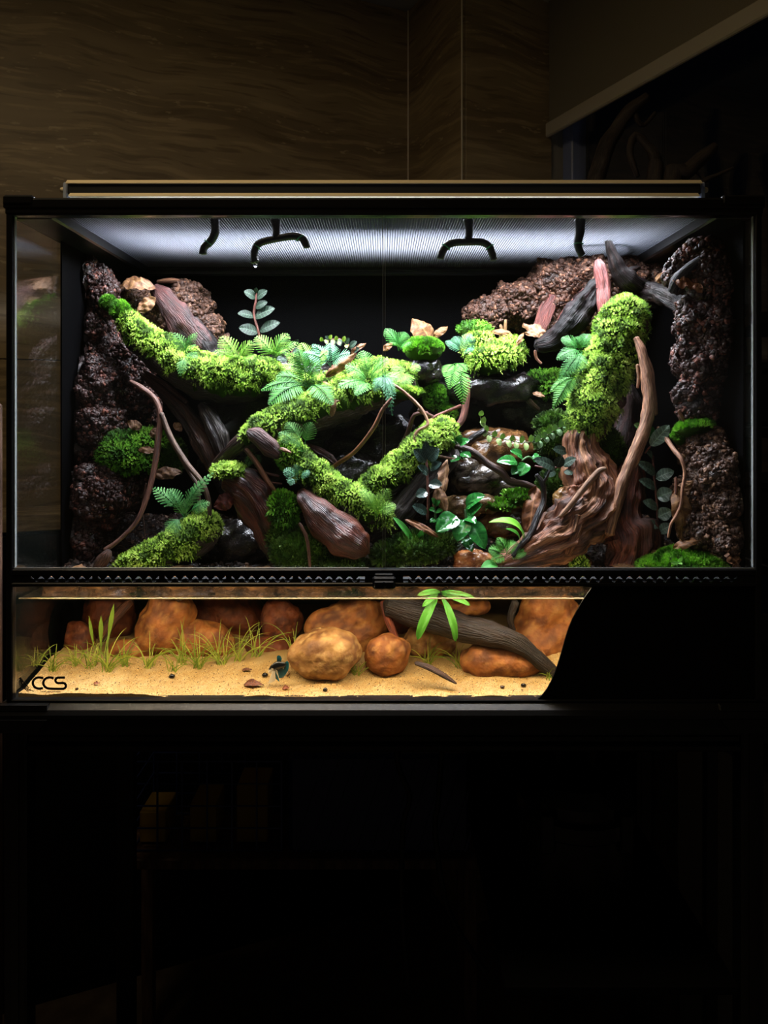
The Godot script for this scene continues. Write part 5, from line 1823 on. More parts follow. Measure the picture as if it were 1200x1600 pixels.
func cushion(label: String, cx: float, cy: float, d: float, rx: float, ry: float, o := {}) -> void:
	var g := Geo.new()
	var c := P(cx, cy, d)
	lump(g, c, Vector3(R(rx, d), R(ry, d), R(o.get("rz", rx * 0.8), d)), {"res": 20, "amp": o.get("amp", 0.16), "f": 26.0, "seed": cx, "cols": [C(40, 66, 16), C(28, 46, 12), C(52, 84, 22)], "turn": o.get("turn", 0.0)})
	for e in o.get("more", []):
		lump(g, P(e[0], e[1], e[2]), Vector3(R(e[3], e[2]), R(e[4], e[2]), R(e[3] * 0.8, e[2])), {"res": 16, "amp": 0.2, "f": 26.0, "seed": e[0], "cols": [C(40, 66, 16), C(28, 46, 12), C(52, 84, 22)]})
	var t := thing("moss_cushion", label, "moss", c - Vector3(0, R(ry, d), 0), "moss cushions on the land")
	part(t, "pad", g, M.moss_bed)
	grow_moss(t, g, o.get("kind", "needle"), o.get("dens", 14.0), o.get("size", 0.006), tone(o.get("tone", GREEN)), o.get("low", -0.2), o.get("hang", 0.0))

func land_moss() -> void:
	mossy("long mossy branch sloping down from the left column to the ferns", [[196, 498, 0.27, 15], [222, 526, 0.265, 20], [254, 550, 0.26, 24], [290, 574, 0.255, 28], [330, 588, 0.255, 31], [372, 592, 0.26, 30], [412, 584, 0.27, 24], [430, 576, 0.28, 14]], {"dens": 9.0, "by": 8.0})
	mossy("mossy log slanting from the ferns down to a dark red stub", [[640, 588, 0.31, 22], [600, 598, 0.29, 25], [555, 614, 0.26, 26], [510, 630, 0.23, 25], [465, 648, 0.2, 24], [425, 664, 0.18, 22], [394, 680, 0.17, 17], [378, 690, 0.165, 8]], {"dens": 9.0, "by": 10.0, "cols": [C(84, 60, 44), C(42, 30, 24), C(116, 88, 64)], "low": -0.2})
	mossy("mossy left arm of the V-shaped branches", [[446, 690, 0.16, 18], [462, 716, 0.155, 20], [488, 742, 0.15, 22], [520, 766, 0.145, 23], [556, 788, 0.14, 24], [588, 800, 0.14, 22], [606, 798, 0.14, 12]], {"dens": 9.0, "by": 7.0, "hang": 1.2})
	mossy("mossy right arm of the V-shaped branches", [[702, 664, 0.22, 14], [686, 682, 0.21, 24], [658, 706, 0.2, 26], [628, 730, 0.19, 23], [596, 752, 0.175, 20], [566, 770, 0.165, 15]], {"dens": 9.5, "by": 8.0, "cols": [C(70, 62, 58), C(32, 27, 27), C(108, 98, 90)], "size": 0.0085})
	mossy("thick upright moss-covered trunk at the right", [[976, 472, 0.23, 22], [976, 492, 0.225, 33], [968, 520, 0.22, 34], [958, 552, 0.215, 36], [946, 586, 0.21, 36], [932, 622, 0.2, 35], [918, 656, 0.195, 30], [906, 684, 0.19, 20]], {"dens": 9.0, "by": 2.0, "bx": 4.0, "bark": 0.85, "low": -1.2, "hang": 1.0, "size": 0.008, "cols": [C(96, 60, 46), C(54, 34, 28), C(130, 90, 66)]})
	mossy("low mossy log in the bottom-left corner", [[330, 812, 0.18, 22], [312, 832, 0.165, 27], [284, 850, 0.155, 28], [246, 868, 0.145, 24], [208, 882, 0.14, 18], [180, 892, 0.135, 10]], {"dens": 9.0, "by": 6.0, "kind": "sprig"})
	# cushions
	cushion("small round moss tuft at the top of the long mossy branch", 170, 474, 0.275, 12, 13, {"size": 0.0055})
	cushion("second round moss tuft at the top of the long mossy branch", 188, 486, 0.27, 15, 17, {"size": 0.0055})
	cushion("bright dome of moss on the black rock", 662, 547, 0.315, 30, 19, {"size": 0.006, "dens": 18.0})
	cushion("flat moss pad beside the door gap under the ferns", 634, 614, 0.28, 27, 11, {"size": 0.005, "tone": LIME})
	cushion("round moss pad under the black rock", 680, 620, 0.33, 18, 20, {"more": [[700, 645, 0.33, 14, 12]], "low": -0.8})
	cushion("moss carpet hanging over the rock ledge", 772, 560, 0.315, 40, 24, {"kind": "sprig", "size": 0.008, "tone": LIME, "dens": 9.0, "hang": 1.4, "low": -0.5, "turn": 0.25, "more": [[748, 540, 0.33, 24, 20], [800, 546, 0.32, 20, 18]]})
	cushion("dark leafy moss clump behind the moss carpet", 742, 520, 0.36, 26, 14, {"kind": "sprig", "size": 0.009, "tone": GREEN, "dens": 7.0})
	cushion("moss patch on the left bark column", 192, 708, 0.245, 38, 34, {"more": [[230, 690, 0.26, 34, 18], [222, 722, 0.25, 24, 16]], "kind": "sprig", "tone": GREEN, "low": -0.9, "dens": 10.0, "size": 0.007})
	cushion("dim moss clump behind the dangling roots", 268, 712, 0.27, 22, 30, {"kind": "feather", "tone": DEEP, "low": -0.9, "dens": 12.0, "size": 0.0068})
	cushion("small moss pad on the dark red wood", 358, 738, 0.155, 27, 12, {"kind": "sprig", "tone": LIME, "size": 0.0075, "hang": 0.8, "low": -0.5})
	cushion("moss ball beside the mahogany log", 442, 796, 0.135, 25, 30, {"kind": "feather", "tone": GREEN, "size": 0.0061, "low": -1.2, "dens": 16.0, "hang": 0.6})
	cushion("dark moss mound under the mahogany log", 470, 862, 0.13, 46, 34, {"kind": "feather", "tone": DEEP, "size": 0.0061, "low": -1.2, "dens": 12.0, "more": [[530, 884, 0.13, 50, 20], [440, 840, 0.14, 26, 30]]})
	cushion("moss tuft over the mahogany log's upper end", 452, 712, 0.15, 22, 22, {"kind": "feather", "tone": GREEN, "size": 0.0061, "low": -1.0, "dens": 14.0})
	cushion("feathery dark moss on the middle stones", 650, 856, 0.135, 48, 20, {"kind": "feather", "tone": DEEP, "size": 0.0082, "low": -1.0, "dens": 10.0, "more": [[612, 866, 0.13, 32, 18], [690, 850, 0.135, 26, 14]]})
	cushion("leafy moss tuft on the pale stone ledge", 812, 778, 0.185, 26, 12, {"kind": "feather", "tone": GREEN, "size": 0.0075, "low": -0.7, "dens": 8.0, "more": [[778, 790, 0.18, 26, 8]]})
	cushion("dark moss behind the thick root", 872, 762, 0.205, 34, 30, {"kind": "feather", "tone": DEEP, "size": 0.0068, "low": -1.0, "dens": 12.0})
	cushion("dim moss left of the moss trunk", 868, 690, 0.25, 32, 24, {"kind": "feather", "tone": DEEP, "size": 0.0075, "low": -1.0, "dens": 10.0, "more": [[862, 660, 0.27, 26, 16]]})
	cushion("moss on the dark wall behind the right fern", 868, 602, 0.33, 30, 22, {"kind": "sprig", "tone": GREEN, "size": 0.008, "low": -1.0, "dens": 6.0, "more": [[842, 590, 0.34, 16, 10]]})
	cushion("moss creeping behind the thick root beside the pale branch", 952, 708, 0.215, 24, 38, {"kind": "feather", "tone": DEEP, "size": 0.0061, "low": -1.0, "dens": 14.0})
	cushion("moss cap on the squat right block", 1084, 668, 0.1, 30, 13, {"kind": "needle", "tone": GREEN, "size": 0.006, "turn": 0.2, "more": [[1062, 684, 0.11, 12, 12]]})
	cushion("wide moss lawn in the bottom-right corner", 1078, 884, 0.08, 60, 26, {"kind": "needle", "tone": GREEN, "size": 0.0065, "dens": 13.0, "more": [[1030, 886, 0.09, 34, 18]]})
	cushion("pale moss tuft in front of the thick root", 905, 884, 0.11, 14, 16, {"kind": "feather", "tone": LIME, "size": 0.0054, "low": -0.6, "dens": 16.0})
	cushion("moss bed among the central ferns", 500, 610, 0.33, 90, 22, {"kind": "sprig", "tone": LIME, "size": 0.0085, "dens": 6.0, "rz": 50, "more": [[400, 592, 0.32, 60, 26], [590, 586, 0.33, 60, 20]]})
	cushion("small moss bed at the tip of the V", 592, 808, 0.145, 20, 18, {"kind": "sprig", "tone": LIME, "size": 0.0085, "low": -0.6, "hang": 1.2, "dens": 8.0})


# ---------------------------------------------------------------- ferns
func fern(label: String, base: Array, fronds: Array, o := {}) -> void:
	# fronds: [tip x, tip y, tip depth, width in picture units]
	var b := P(base[0], base[1], base[2])
	var t := thing("fern", label, "fern", b, "ferns on the land")
	for q in fronds:
		var g := Geo.new()
		var tip := P(q[0], q[1], q[2])
		var wide: float = R(q[3], q[2])
		var face := Vector3(0.0, 0.75, 0.75) if q.size() < 5 else (q[4] as Vector3)
		frond(g, b + Vector3(rng.randf_range(-0.003, 0.003), 0, 0), tip, wide, face, {"pairs": o.get("pairs", 12), "arch": o.get("arch", 0.16), "cut": o.get("cut", false), "k": (o.get("k", C(52, 122, 40)) as Color) * 0.68, "k1": (o.get("k1", C(110, 184, 72)) as Color) * 0.62, "start": o.get("start", 0.2)})
		part(t, "frond", g, M.fern)

func land_ferns() -> void:
	var blue := {"k": C(58, 128, 84), "k1": C(120, 190, 140)}
	var lime := {"k": C(96, 156, 40), "k1": C(164, 212, 84), "cut": true, "pairs": 9}
	fern("big dark toothed fern in the middle of the land", [482, 604, 0.24], [[420, 632, 0.17, 52], [432, 588, 0.22, 50], [520, 632, 0.16, 48], [466, 546, 0.22, 46], [408, 610, 0.2, 36], [500, 566, 0.21, 44]], {"k": C(32, 98, 30), "k1": C(90, 176, 60), "pairs": 17})
	fern("yellow-green fern upright behind the dark toothed fern", [488, 588, 0.27], [[470, 536, 0.26, 46], [512, 548, 0.24, 42], [446, 552, 0.26, 38], [440, 572, 0.24, 36]], {"k": C(84, 150, 36), "k1": C(156, 210, 76), "pairs": 14})
	fern("bluish metallic fern above the dark toothed fern", [516, 574, 0.26], [[472, 552, 0.24, 40], [546, 552, 0.23, 42], [516, 536, 0.27, 34], [488, 538, 0.26, 30]], blue.merged({"pairs": 11}))
	fern("lacy light green fern left of the veined shoot", [374, 574, 0.27], [[346, 526, 0.26, 44], [394, 534, 0.25, 42], [362, 556, 0.22, 38], [336, 548, 0.26, 34], [398, 558, 0.23, 34]], lime)
	fern("lacy fern beside the veined shoot", [430, 562, 0.28], [[400, 526, 0.27, 40], [450, 522, 0.27, 40], [466, 536, 0.26, 30], [420, 546, 0.24, 36], [446, 548, 0.24, 30]], lime.merged({"k": C(64, 138, 44)}, true))
	fern("bright feathery fern left of the door gap", [578, 602, 0.25], [[540, 572, 0.22, 44], [606, 562, 0.22, 46], [566, 548, 0.25, 42], [528, 606, 0.19, 38], [622, 592, 0.2, 38], [556, 618, 0.18, 34]], {"k": C(70, 158, 62), "k1": C(140, 212, 110), "cut": true, "pairs": 12})
	fern("tiny bluish fern hanging over the log by the door gap", [600, 586, 0.22], [[586, 614, 0.19, 22], [606, 620, 0.18, 22], [613, 650, 0.17, 19], [618, 624, 0.18, 18]], blue.merged({"pairs": 10, "cut": true}))
	fern("curly fern left of the bright moss dome", [624, 548, 0.29], [[602, 514, 0.28, 32], [634, 520, 0.28, 32], [612, 536, 0.25, 28], [642, 536, 0.27, 22]], {"k": C(60, 146, 58), "k1": C(116, 196, 90), "cut": true, "pairs": 9})
	fern("trailing lacy fern right of the door gap", [638, 582, 0.25], [[616, 614, 0.21, 26], [634, 606, 0.21, 28], [606, 596, 0.22, 28], [656, 572, 0.25, 24], [612, 576, 0.24, 28]], lime)
	fern("fern frond hanging down beside the black rock", [712, 568, 0.28], [[724, 632, 0.23, 38], [702, 608, 0.23, 32], [694, 588, 0.25, 28], [728, 580, 0.25, 26]], {"k": C(64, 146, 44), "k1": C(120, 196, 70), "pairs": 14})
	fern("blue-green fern between the moss dome and moss carpet", [722, 552, 0.28], [[710, 526, 0.28, 28], [736, 522, 0.28, 30], [696, 534, 0.27, 26], [740, 546, 0.26, 26]], blue.merged({"cut": true, "pairs": 9}))
	fern("drooping fern left of the right moss trunk", [908, 550, 0.22], [[870, 562, 0.19, 30], [878, 528, 0.22, 34], [922, 522, 0.23, 30], [872, 602, 0.18, 28], [896, 586, 0.18, 34], [934, 552, 0.21, 26], [902, 526, 0.22, 30]], {"k": C(58, 144, 60), "k1": C(116, 198, 104), "cut": true, "pairs": 12})
	fern("lower fern left of the right moss trunk", [898, 590, 0.21], [[864, 638, 0.17, 32], [884, 612, 0.18, 28], [874, 618, 0.18, 30], [908, 616, 0.18, 28], [860, 612, 0.19, 26]], {"k": C(66, 148, 50), "k1": C(124, 196, 84), "pairs": 13})
	fern("fern sprig sprouting on the long mossy branch", [292, 556, 0.22], [[272, 520, 0.21, 26], [308, 520, 0.21, 26], [306, 540, 0.19, 22], [282, 588, 0.18, 24], [308, 560, 0.18, 22]], {"k": C(76, 156, 64), "k1": C(140, 206, 110), "cut": true, "pairs": 8})
	fern("fern sprig on the low mossy log at left", [290, 808, 0.12], [[240, 762, 0.12, 32], [264, 764, 0.12, 32], [262, 830, 0.095, 34], [310, 758, 0.12, 30], [334, 738, 0.13, 26], [328, 786, 0.11, 28], [284, 784, 0.10, 36]], {"k": C(66, 150, 72), "k1": C(138, 206, 120), "cut": true, "pairs": 8, "start": 0.35})
	fern("small pale fern on the end of the mossy log", [474, 706, 0.12], [[448, 660, 0.115, 32], [486, 660, 0.11, 32], [436, 676, 0.115, 28], [456, 686, 0.105, 24]], {"k": C(84, 164, 70), "k1": C(150, 214, 120), "cut": true, "pairs": 9, "start": 0.4})
	fern("tiny fern leaves on the mossy left arm", [466, 750, 0.115], [[444, 734, 0.11, 24], [462, 726, 0.11, 22], [484, 738, 0.105, 20], [450, 754, 0.105, 20]], {"k": C(80, 158, 110), "k1": C(138, 200, 160), "cut": true, "pairs": 6, "start": 0.3})
	fern("yellow-green fern at the tip of the V", [588, 808, 0.11], [[606, 764, 0.10, 34], [572, 772, 0.11, 32], [618, 790, 0.10, 32], [592, 784, 0.09, 32], [562, 762, 0.12, 26]], {"k": C(96, 164, 50), "k1": C(170, 220, 96), "cut": true, "pairs": 9, "start": 0.3})
	fern("dark little fern under the mossy log's end", [400, 706, 0.17], [[384, 730, 0.16, 22], [404, 728, 0.16, 20], [390, 700, 0.165, 18]], {"k": C(52, 96, 44), "k1": C(84, 130, 70), "pairs": 9})
	fern("low light green fern in front of the stones", [790, 870, 0.11], [[764, 858, 0.105, 32], [808, 848, 0.105, 34], [778, 840, 0.11, 30], [824, 862, 0.10, 30], [768, 876, 0.095, 26]], {"k": C(64, 146, 40), "k1": C(120, 198, 80), "pairs": 11})


# ---------------------------------------------------------------- broad leaves, vines, dead leaves
func shoot(label: String, called: String, m: Material, stem: Array, leaves: Array, o := {}) -> void:
	# stem: a path; leaves: [base x, base y, tip x, tip y, width, depth]
	var t := thing(called, label, o.get("cat", "plant"), P(stem[0][0], stem[0][1], stem[0][2]))
	var g := Geo.new()
	swept(g, stem, 7, {"step": 0.006, "cols": o.get("stem", [C(132, 72, 60), C(104, 54, 46), C(150, 90, 72)])})
	part(t, "stem", g, o.get("stem_mat", M.twig))
	var k: Color = o.get("k", Color.WHITE)
	for q in leaves:
		g = Geo.new()
		var b := P(q[0], q[1], q[5])
		var e := P(q[2], q[3], q[5] - o.get("fwd", 0.012))
		var face: Vector3 = o.get("face", Vector3(0.1, 0.5, 1.0)) + Vector3(rng.randf_range(-0.25, 0.25), rng.randf_range(-0.15, 0.3), 0)
		leaf(g, b, e, R(q[4], q[5]), face, {"arch": o.get("arch", 0.08), "fold": o.get("fold", 0.22), "pk": o.get("pk", 0.48), "sharp": o.get("sharp", 0.62), "n": 12, "wave": o.get("wave", 0.05), "k": k * rng.randf_range(0.85, 1.15)})
		part(t, "leaf", g, m)

func dead(label: String, b: Array, e: Array, w: float, o := {}) -> void:
	var g := Geo.new()
	var k: Color = o.get("k", C(255, 255, 255))
	leaf(g, P(b[0], b[1], b[2]), P(e[0], e[1], e[2]), R(w, b[2]), o.get("face", Vector3(0.2, 0.5, 1.0)), {"arch": o.get("arch", 0.1), "fold": 0.1, "curl": o.get("curl", 0.35), "wave": o.get("wave", 0.3), "pk": 0.46, "sharp": 0.65, "n": 16, "k": k, "seed": b[0]})
	single("dead_leaf", label, "dead leaf", g, M.dead_leaf, "dead leaves on the land")

func land_leaves() -> void:
	shoot("upright shoot with pairs of silver-veined dark leaves against the black back", "veined_plant", M.jewel_leaf, [[408, 545, 0.33, 2], [404, 518, 0.33, 2], [397, 492, 0.335, 2], [400, 470, 0.335, 2], [401, 456, 0.335, 1.5]], [
		[400, 466, 381, 455, 17, 0.335], [401, 466, 418, 454, 15, 0.335], [399, 481, 418, 472, 14, 0.335], [397, 495, 371, 490, 17, 0.335], [398, 497, 430, 482, 22, 0.335], [403, 520, 373, 512, 20, 0.33], [406, 518, 438, 504, 20, 0.33], [400, 458, 401, 449, 8, 0.335]], {"fold": 0.12, "k": Color(0.55, 0.58, 0.55)})
	shoot("small dark-leaved creeper among the middle ferns", "veined_plant", M.jewel_leaf, [[450, 565, 0.30, 1.6], [455, 552, 0.3, 1.6], [462, 542, 0.3, 1.4]], [
		[452, 556, 438, 545, 14, 0.3], [456, 552, 470, 546, 14, 0.29], [460, 544, 466, 530, 12, 0.3], [448, 562, 432, 562, 14, 0.29]], {"fold": 0.15})
	shoot("arching dark-leaved creeper with pale round buds behind the ferns", "veined_plant", M.jewel_leaf, [[560, 560, 0.31, 1.6], [545, 540, 0.31, 1.6], [530, 530, 0.31, 1.4], [512, 532, 0.31, 1.2]], [
		[552, 552, 562, 545, 14, 0.305], [546, 544, 558, 534, 12, 0.305], [540, 538, 546, 528, 10, 0.305], [528, 530, 532, 541, 10, 0.305], [518, 531, 522, 541, 9, 0.305], [514, 532, 508, 525, 8, 0.305]], {"fold": 0.2})
	# leaning dark plant on the V's right arm
	shoot("dark metallic-leaved plant hanging below the mossy right arm", "dark_plant", M.dark_leaf, [[668, 812, 0.145, 2], [669, 780, 0.145, 2.2], [668, 748, 0.15, 2], [666, 716, 0.155, 1.8], [664, 700, 0.155, 1.4]], [
		[666, 722, 646, 702, 20, 0.15], [668, 718, 686, 700, 24, 0.145], [666, 712, 664, 690, 14, 0.15], [669, 742, 652, 728, 16, 0.145], [670, 757, 691, 758, 17, 0.14], [667, 768, 650, 776, 17, 0.14], [667, 802, 644, 790, 17, 0.14], [672, 734, 690, 722, 14, 0.15]], {"fold": 0.25})
	# big glossy leaves
	shoot("plant with large glossy dark green leaves at the foot of the stream", "broad_leaf_plant", M.glossy_leaf, [[730, 868, 0.14, 2.4], [728, 840, 0.14, 2.4], [728, 812, 0.145, 2.2], [727, 796, 0.15, 2]], [
		[728, 792, 758, 774, 26, 0.15], [729, 804, 754, 788, 24, 0.145], [713, 806, 682, 832, 32, 0.13], [724, 812, 714, 846, 30, 0.125], [734, 816, 758, 858, 30, 0.125], [728, 810, 744, 818, 18, 0.13], [726, 842, 738, 862, 18, 0.125]], {"fold": 0.28, "pk": 0.36, "sharp": 0.6, "k": Color(0.8, 0.85, 0.8), "fwd": 0.02, "stem": [C(60, 110, 50), C(40, 80, 36), C(80, 130, 60)], "face": Vector3(0, 0.75, 1)})
	shoot("heart-leaved climber with bright leaves over the stream", "heart_leaf_plant", M.glossy_leaf, [[838, 722, 0.2, 2], [826, 714, 0.195, 2], [816, 720, 0.19, 1.8]], [
		[816, 714, 797, 704, 18, 0.19], [808, 722, 776, 722, 22, 0.19], [822, 724, 812, 744, 20, 0.18], [812, 730, 800, 742, 18, 0.185], [832, 716, 842, 712, 14, 0.2], [842, 712, 834, 722, 14, 0.2]], {"pk": 0.34, "k": Color(1.5, 1.55, 1.2), "stem": [C(80, 140, 60), C(60, 110, 44), C(100, 160, 70)], "face": Vector3(0, 0.8, 1)})
	shoot("leafy green sprig at the stream's left edge", "heart_leaf_plant", M.glossy_leaf, [[724, 720, 0.2, 1.8], [718, 704, 0.2, 1.8], [712, 690, 0.2, 1.6]], [
		[716, 692, 722, 680, 14, 0.195], [718, 694, 734, 688, 14, 0.19], [712, 690, 698, 684, 14, 0.195], [720, 708, 736, 714, 16, 0.19], [718, 714, 704, 722, 14, 0.19], [712, 686, 706, 676, 12, 0.2]], {"pk": 0.4, "face": Vector3(0, 0.8, 1), "stem": [C(60, 110, 50), C(40, 80, 36), C(80, 130, 60)]})
	shoot("small leafy sprig between the dark plant and the large glossy leaves", "heart_leaf_plant", M.glossy_leaf, [[682, 830, 0.14, 1.6], [680, 804, 0.14, 1.6], [678, 786, 0.14, 1.2]], [
		[680, 788, 674, 778, 9, 0.14], [680, 790, 688, 782, 9, 0.14], [680, 798, 670, 796, 9, 0.14], [681, 800, 692, 798, 9, 0.14], [681, 812, 672, 816, 10, 0.14], [681, 816, 692, 812, 10, 0.14]], {"k": Color(1.2, 1.3, 1.1), "stem": [C(60, 110, 50), C(40, 80, 36), C(80, 130, 60)]})
	# veined runner left of the thick root
	shoot("silver-veined leaves on a creeping runner left of the thick root", "veined_plant", M.jewel_leaf, [[898, 738, 0.17, 1.8], [876, 730, 0.17, 1.8], [858, 732, 0.17, 1.6], [836, 728, 0.175, 1.4]], [
		[868, 732, 834, 718, 20, 0.165], [870, 730, 878, 712, 17, 0.165], [880, 728, 900, 716, 16, 0.16], [886, 706, 864, 702, 16, 0.175], [884, 734, 894, 742, 16, 0.155], [868, 736, 850, 744, 14, 0.16]], {"fold": 0.1})
	# round-leaved vines
	for v in [
		["trailing vine with pale round leaves over the brown wet boulder", [[750, 648, 0.24], [754, 664, 0.235], [762, 678, 0.23], [776, 684, 0.225], [796, 688, 0.22], [814, 692, 0.22], [832, 690, 0.22]], 15, 12, C(150, 176, 110)],
		["creeping vine with pale round leaves left of the moss trunk", [[838, 692, 0.2], [852, 682, 0.2], [868, 672, 0.2], [886, 664, 0.2], [892, 660, 0.2]], 12, 13, C(128, 164, 118)],
		["tiny round-leaved vine above the ferns", [[502, 534, 0.30], [512, 530, 0.3], [524, 532, 0.3], [536, 534, 0.3], [542, 540, 0.3]], 8, 9, C(156, 180, 84)],
	]:
		var pts := []
		var rad := []
		for q in v[1]:
			pts.append(P(q[0], q[1], q[2]))
			rad.append(0.0011)
		var t := thing("vine", v[0], "vine", pts[0])
		var g := Geo.new()
		tube(g, pts, rad, 6, {"step": 0.005, "cols": [C(110, 120, 70), C(84, 92, 54), C(130, 140, 84)]})
		part(t, "stem", g, M.twig)
		var sp := spline(pts, rad, 0.002)
		var line: PackedVector3Array = sp[0]
		for k in v[2]:
			var at := line[int((k + 0.5) / v[2] * (line.size() - 1))]
			g = Geo.new()
			var sd := 1.0 if k % 2 == 0 else -1.0
			var e := at + Vector3(rng.randf_range(-0.003, 0.005), sd * R(v[3], 0.2) * rng.randf_range(0.75, 1.05), 0.006)
			leaf(g, at, e, R(v[3], 0.2) * 0.72, Vector3(0.1, 0.3, 1), {"pk": 0.5, "sharp": 0.5, "fold": 0.25, "arch": 0.1, "n": 7, "k": (v[4] as Color) * rng.randf_range(0.7, 1.2)})
			part(t, "leaf", g, M.fern)
	# strap leaves
	var tt := thing("strap_leaf_plant", "arching bright green strap leaves before the brown stones", "plant", P(815, 852, 0.12))
	for q in [[818, 846, 764, 816, 19, 0.3, C(112, 184, 52)], [812, 850, 790, 826, 12, 0.2, C(70, 140, 44)], [820, 846, 800, 818, 10, 0.15, C(84, 156, 50)]]:
		var g := Geo.new()
		leaf(g, P(q[0], q[1], 0.12), P(q[2], q[3], 0.105), R(q[4], 0.12), Vector3(0.35, 0.9, 0.5), {"arch": q[5], "fold": 0.25, "pk": 0.4, "sharp": 0.55, "n": 14, "k": q[6]})
		part(tt, "leaf", g, M.fern)
	tt = thing("strap_leaf_plant", "dark green strap leaf slanting right of the door gap", "plant", P(648, 856, 0.12))
	for q in [[646, 852, 614, 808, 12, 0.1, C(54, 126, 46)], [648, 854, 660, 828, 12, 0.1, C(60, 136, 50)], [648, 854, 642, 838, 9, 0.1, C(48, 112, 40)]]:
		var g := Geo.new()
		leaf(g, P(q[0], q[1], 0.12), P(q[2], q[3], 0.11), R(q[4], 0.12), Vector3(0.35, 0.7, 0.8), {"arch": q[5], "fold": 0.25, "pk": 0.5, "sharp": 0.5, "n": 12, "k": q[6]})
		part(tt, "leaf", g, M.fern)
	tt = thing("strap_leaf_plant", "green leaf lying in the wet at the front of the stream", "plant", P(762, 888, 0.1))
	var gg := Geo.new()
	leaf(gg, P(778, 884, 0.10), P(750, 890, 0.09), R(20, 0.1), Vector3(0, 1, 0.6), {"arch": 0.15, "k": C(70, 148, 60)})
	part(tt, "leaf", gg, M.fern)
	# climber at right with pairs of grey leaves
	shoot("tall climber with paired grey-green quilted leaves at the right", "quilted_leaf_plant", M.grey_leaf, [[1030, 850, 0.14, 2], [1028, 812, 0.145, 2.2], [1026, 780, 0.15, 2.2], [1022, 744, 0.155, 2], [1020, 712, 0.16, 1.8]], [
		[1025, 748, 1053, 736, 20, 0.145], [1024, 742, 996, 722, 18, 0.155], [1024, 764, 998, 750, 18, 0.15], [1027, 778, 1052, 768, 24, 0.14], [1027, 794, 1004, 784, 18, 0.145], [1028, 808, 1050, 798, 22, 0.135], [1029, 822, 1006, 820, 17, 0.14], [1030, 832, 1050, 820, 18, 0.135], [1020, 716, 1010, 706, 14, 0.16]], {"fold": 0.2, "wave": 0.1, "k": Color(0.8, 0.85, 0.85)})
	shoot("large grey-green quilted leaf beside the pale branch", "quilted_leaf_plant", M.grey_leaf, [[1008, 708, 0.13, 1.6], [1012, 702, 0.125, 1.6], [1016, 698, 0.12, 1.4]], [
		[1016, 697, 1046, 664, 22, 0.12]], {"fold": 0.15, "wave": 0.08, "k": Color(1.25, 1.3, 1.3)})
	shoot("round yellow-green leaves peeping from behind the pale branch", "heart_leaf_plant", M.glossy_leaf, [[1010, 690, 0.15, 1.6], [1004, 676, 0.15, 1.6], [1000, 664, 0.15, 1.4]], [
		[1004, 672, 990, 664, 14, 0.15], [1014, 684, 1020, 666, 14, 0.15], [1002, 664, 1000, 652, 8, 0.15]], {"k": Color(1.5, 1.5, 0.9), "stem": [C(90, 110, 50), C(70, 84, 40), C(110, 130, 60)]})
	shoot("tiny seedling on the wide moss lawn", "seedling", M.fern, [[1058, 886, 0.04, 1], [1059, 880, 0.04, 1], [1062, 874, 0.04, 0.8]], [
		[1059, 880, 1048, 880, 6, 0.04], [1060, 878, 1066, 870, 6, 0.04], [1060, 880, 1066, 882, 5, 0.04]], {"k": C(150, 210, 110), "stem": [C(120, 180, 90), C(100, 160, 70), C(140, 190, 100)]})
	# a blade beside the gap, a white petal, pale scraps
	for q in [["pale narrow leaf lying on the mossy log", [492, 636, 0.2], [532, 626, 0.2], 8, Color(1.7, 1.6, 1.3)], ["white curled petal on the mossy log's end", [518, 652, 0.19], [524, 622, 0.19], 10, Color(1.9, 1.8, 1.7)], ["orange scrap of leaf above the mossy log", [505, 596, 0.24], [520, 608, 0.23], 6, Color(1.8, 1.1, 0.6)], ["white petal beside the dark red stub", [436, 700, 0.13], [456, 708, 0.125], 7, Color(2.0, 2.0, 1.9)]]:
		dead(q[0], q[1], q[2], q[3], {"k": q[4], "wave": 0.15})
	var bright := Color(1.25, 1.2, 1.1)
	var dull := Color(0.62, 0.56, 0.5)
	dead("large tan dead leaf lying at the top of the left bank", [243, 452, 0.345], [186, 446, 0.35], 38, {"k": bright, "arch": 0.2, "face": Vector3(0, 0.8, 0.8)})
	dead("curled tan leaf below the large one on the left bank", [243, 465, 0.335], [214, 488, 0.325], 24, {"k": bright, "face": Vector3(0.3, 0.5, 0.9)})
	dead("brown dead leaf on the column above the moss patch", [222, 668, 0.24], [198, 660, 0.23], 20, {"k": dull})
	dead("brown curled leaf at the moss patch's edge", [246, 668, 0.24], [236, 684, 0.23], 16, {"k": dull})
	dead("brown leaf below the moss patch", [216, 702, 0.22], [246, 706, 0.215], 14, {"k": dull})
	dead("small dead leaf behind the second root", [272, 660, 0.24], [284, 674, 0.235], 14, {"k": dull})
	dead("dark dead leaf hanging left of the dark stick", [240, 742, 0.23], [284, 738, 0.22], 24, {"k": dull * 0.8})
	dead("copper dead leaf behind the bright moss dome", [672, 540, 0.345], [644, 498, 0.35], 38, {"k": Color(1.2, 0.9, 0.7), "arch": 0.2})
	dead("small copper leaf right of the moss dome's leaf", [676, 528, 0.35], [700, 510, 0.35], 14, {"k": Color(1.2, 0.95, 0.75)})
	dead("orange-brown leaf scraps behind the curly fern", [598, 548, 0.33], [614, 536, 0.33], 12, {"k": Color(1.2, 0.85, 0.65)})
	dead("brown curled leaf standing among the middle ferns", [508, 590, 0.27], [556, 552, 0.28], 22, {"k": Color(0.95, 0.8, 0.65), "curl": 0.8, "face": Vector3(0.4, 0.4, 1)})
	dead("brown leaf tip above the bright feathery fern", [548, 552, 0.30], [572, 536, 0.31], 10, {"k": Color(0.95, 0.8, 0.65)})
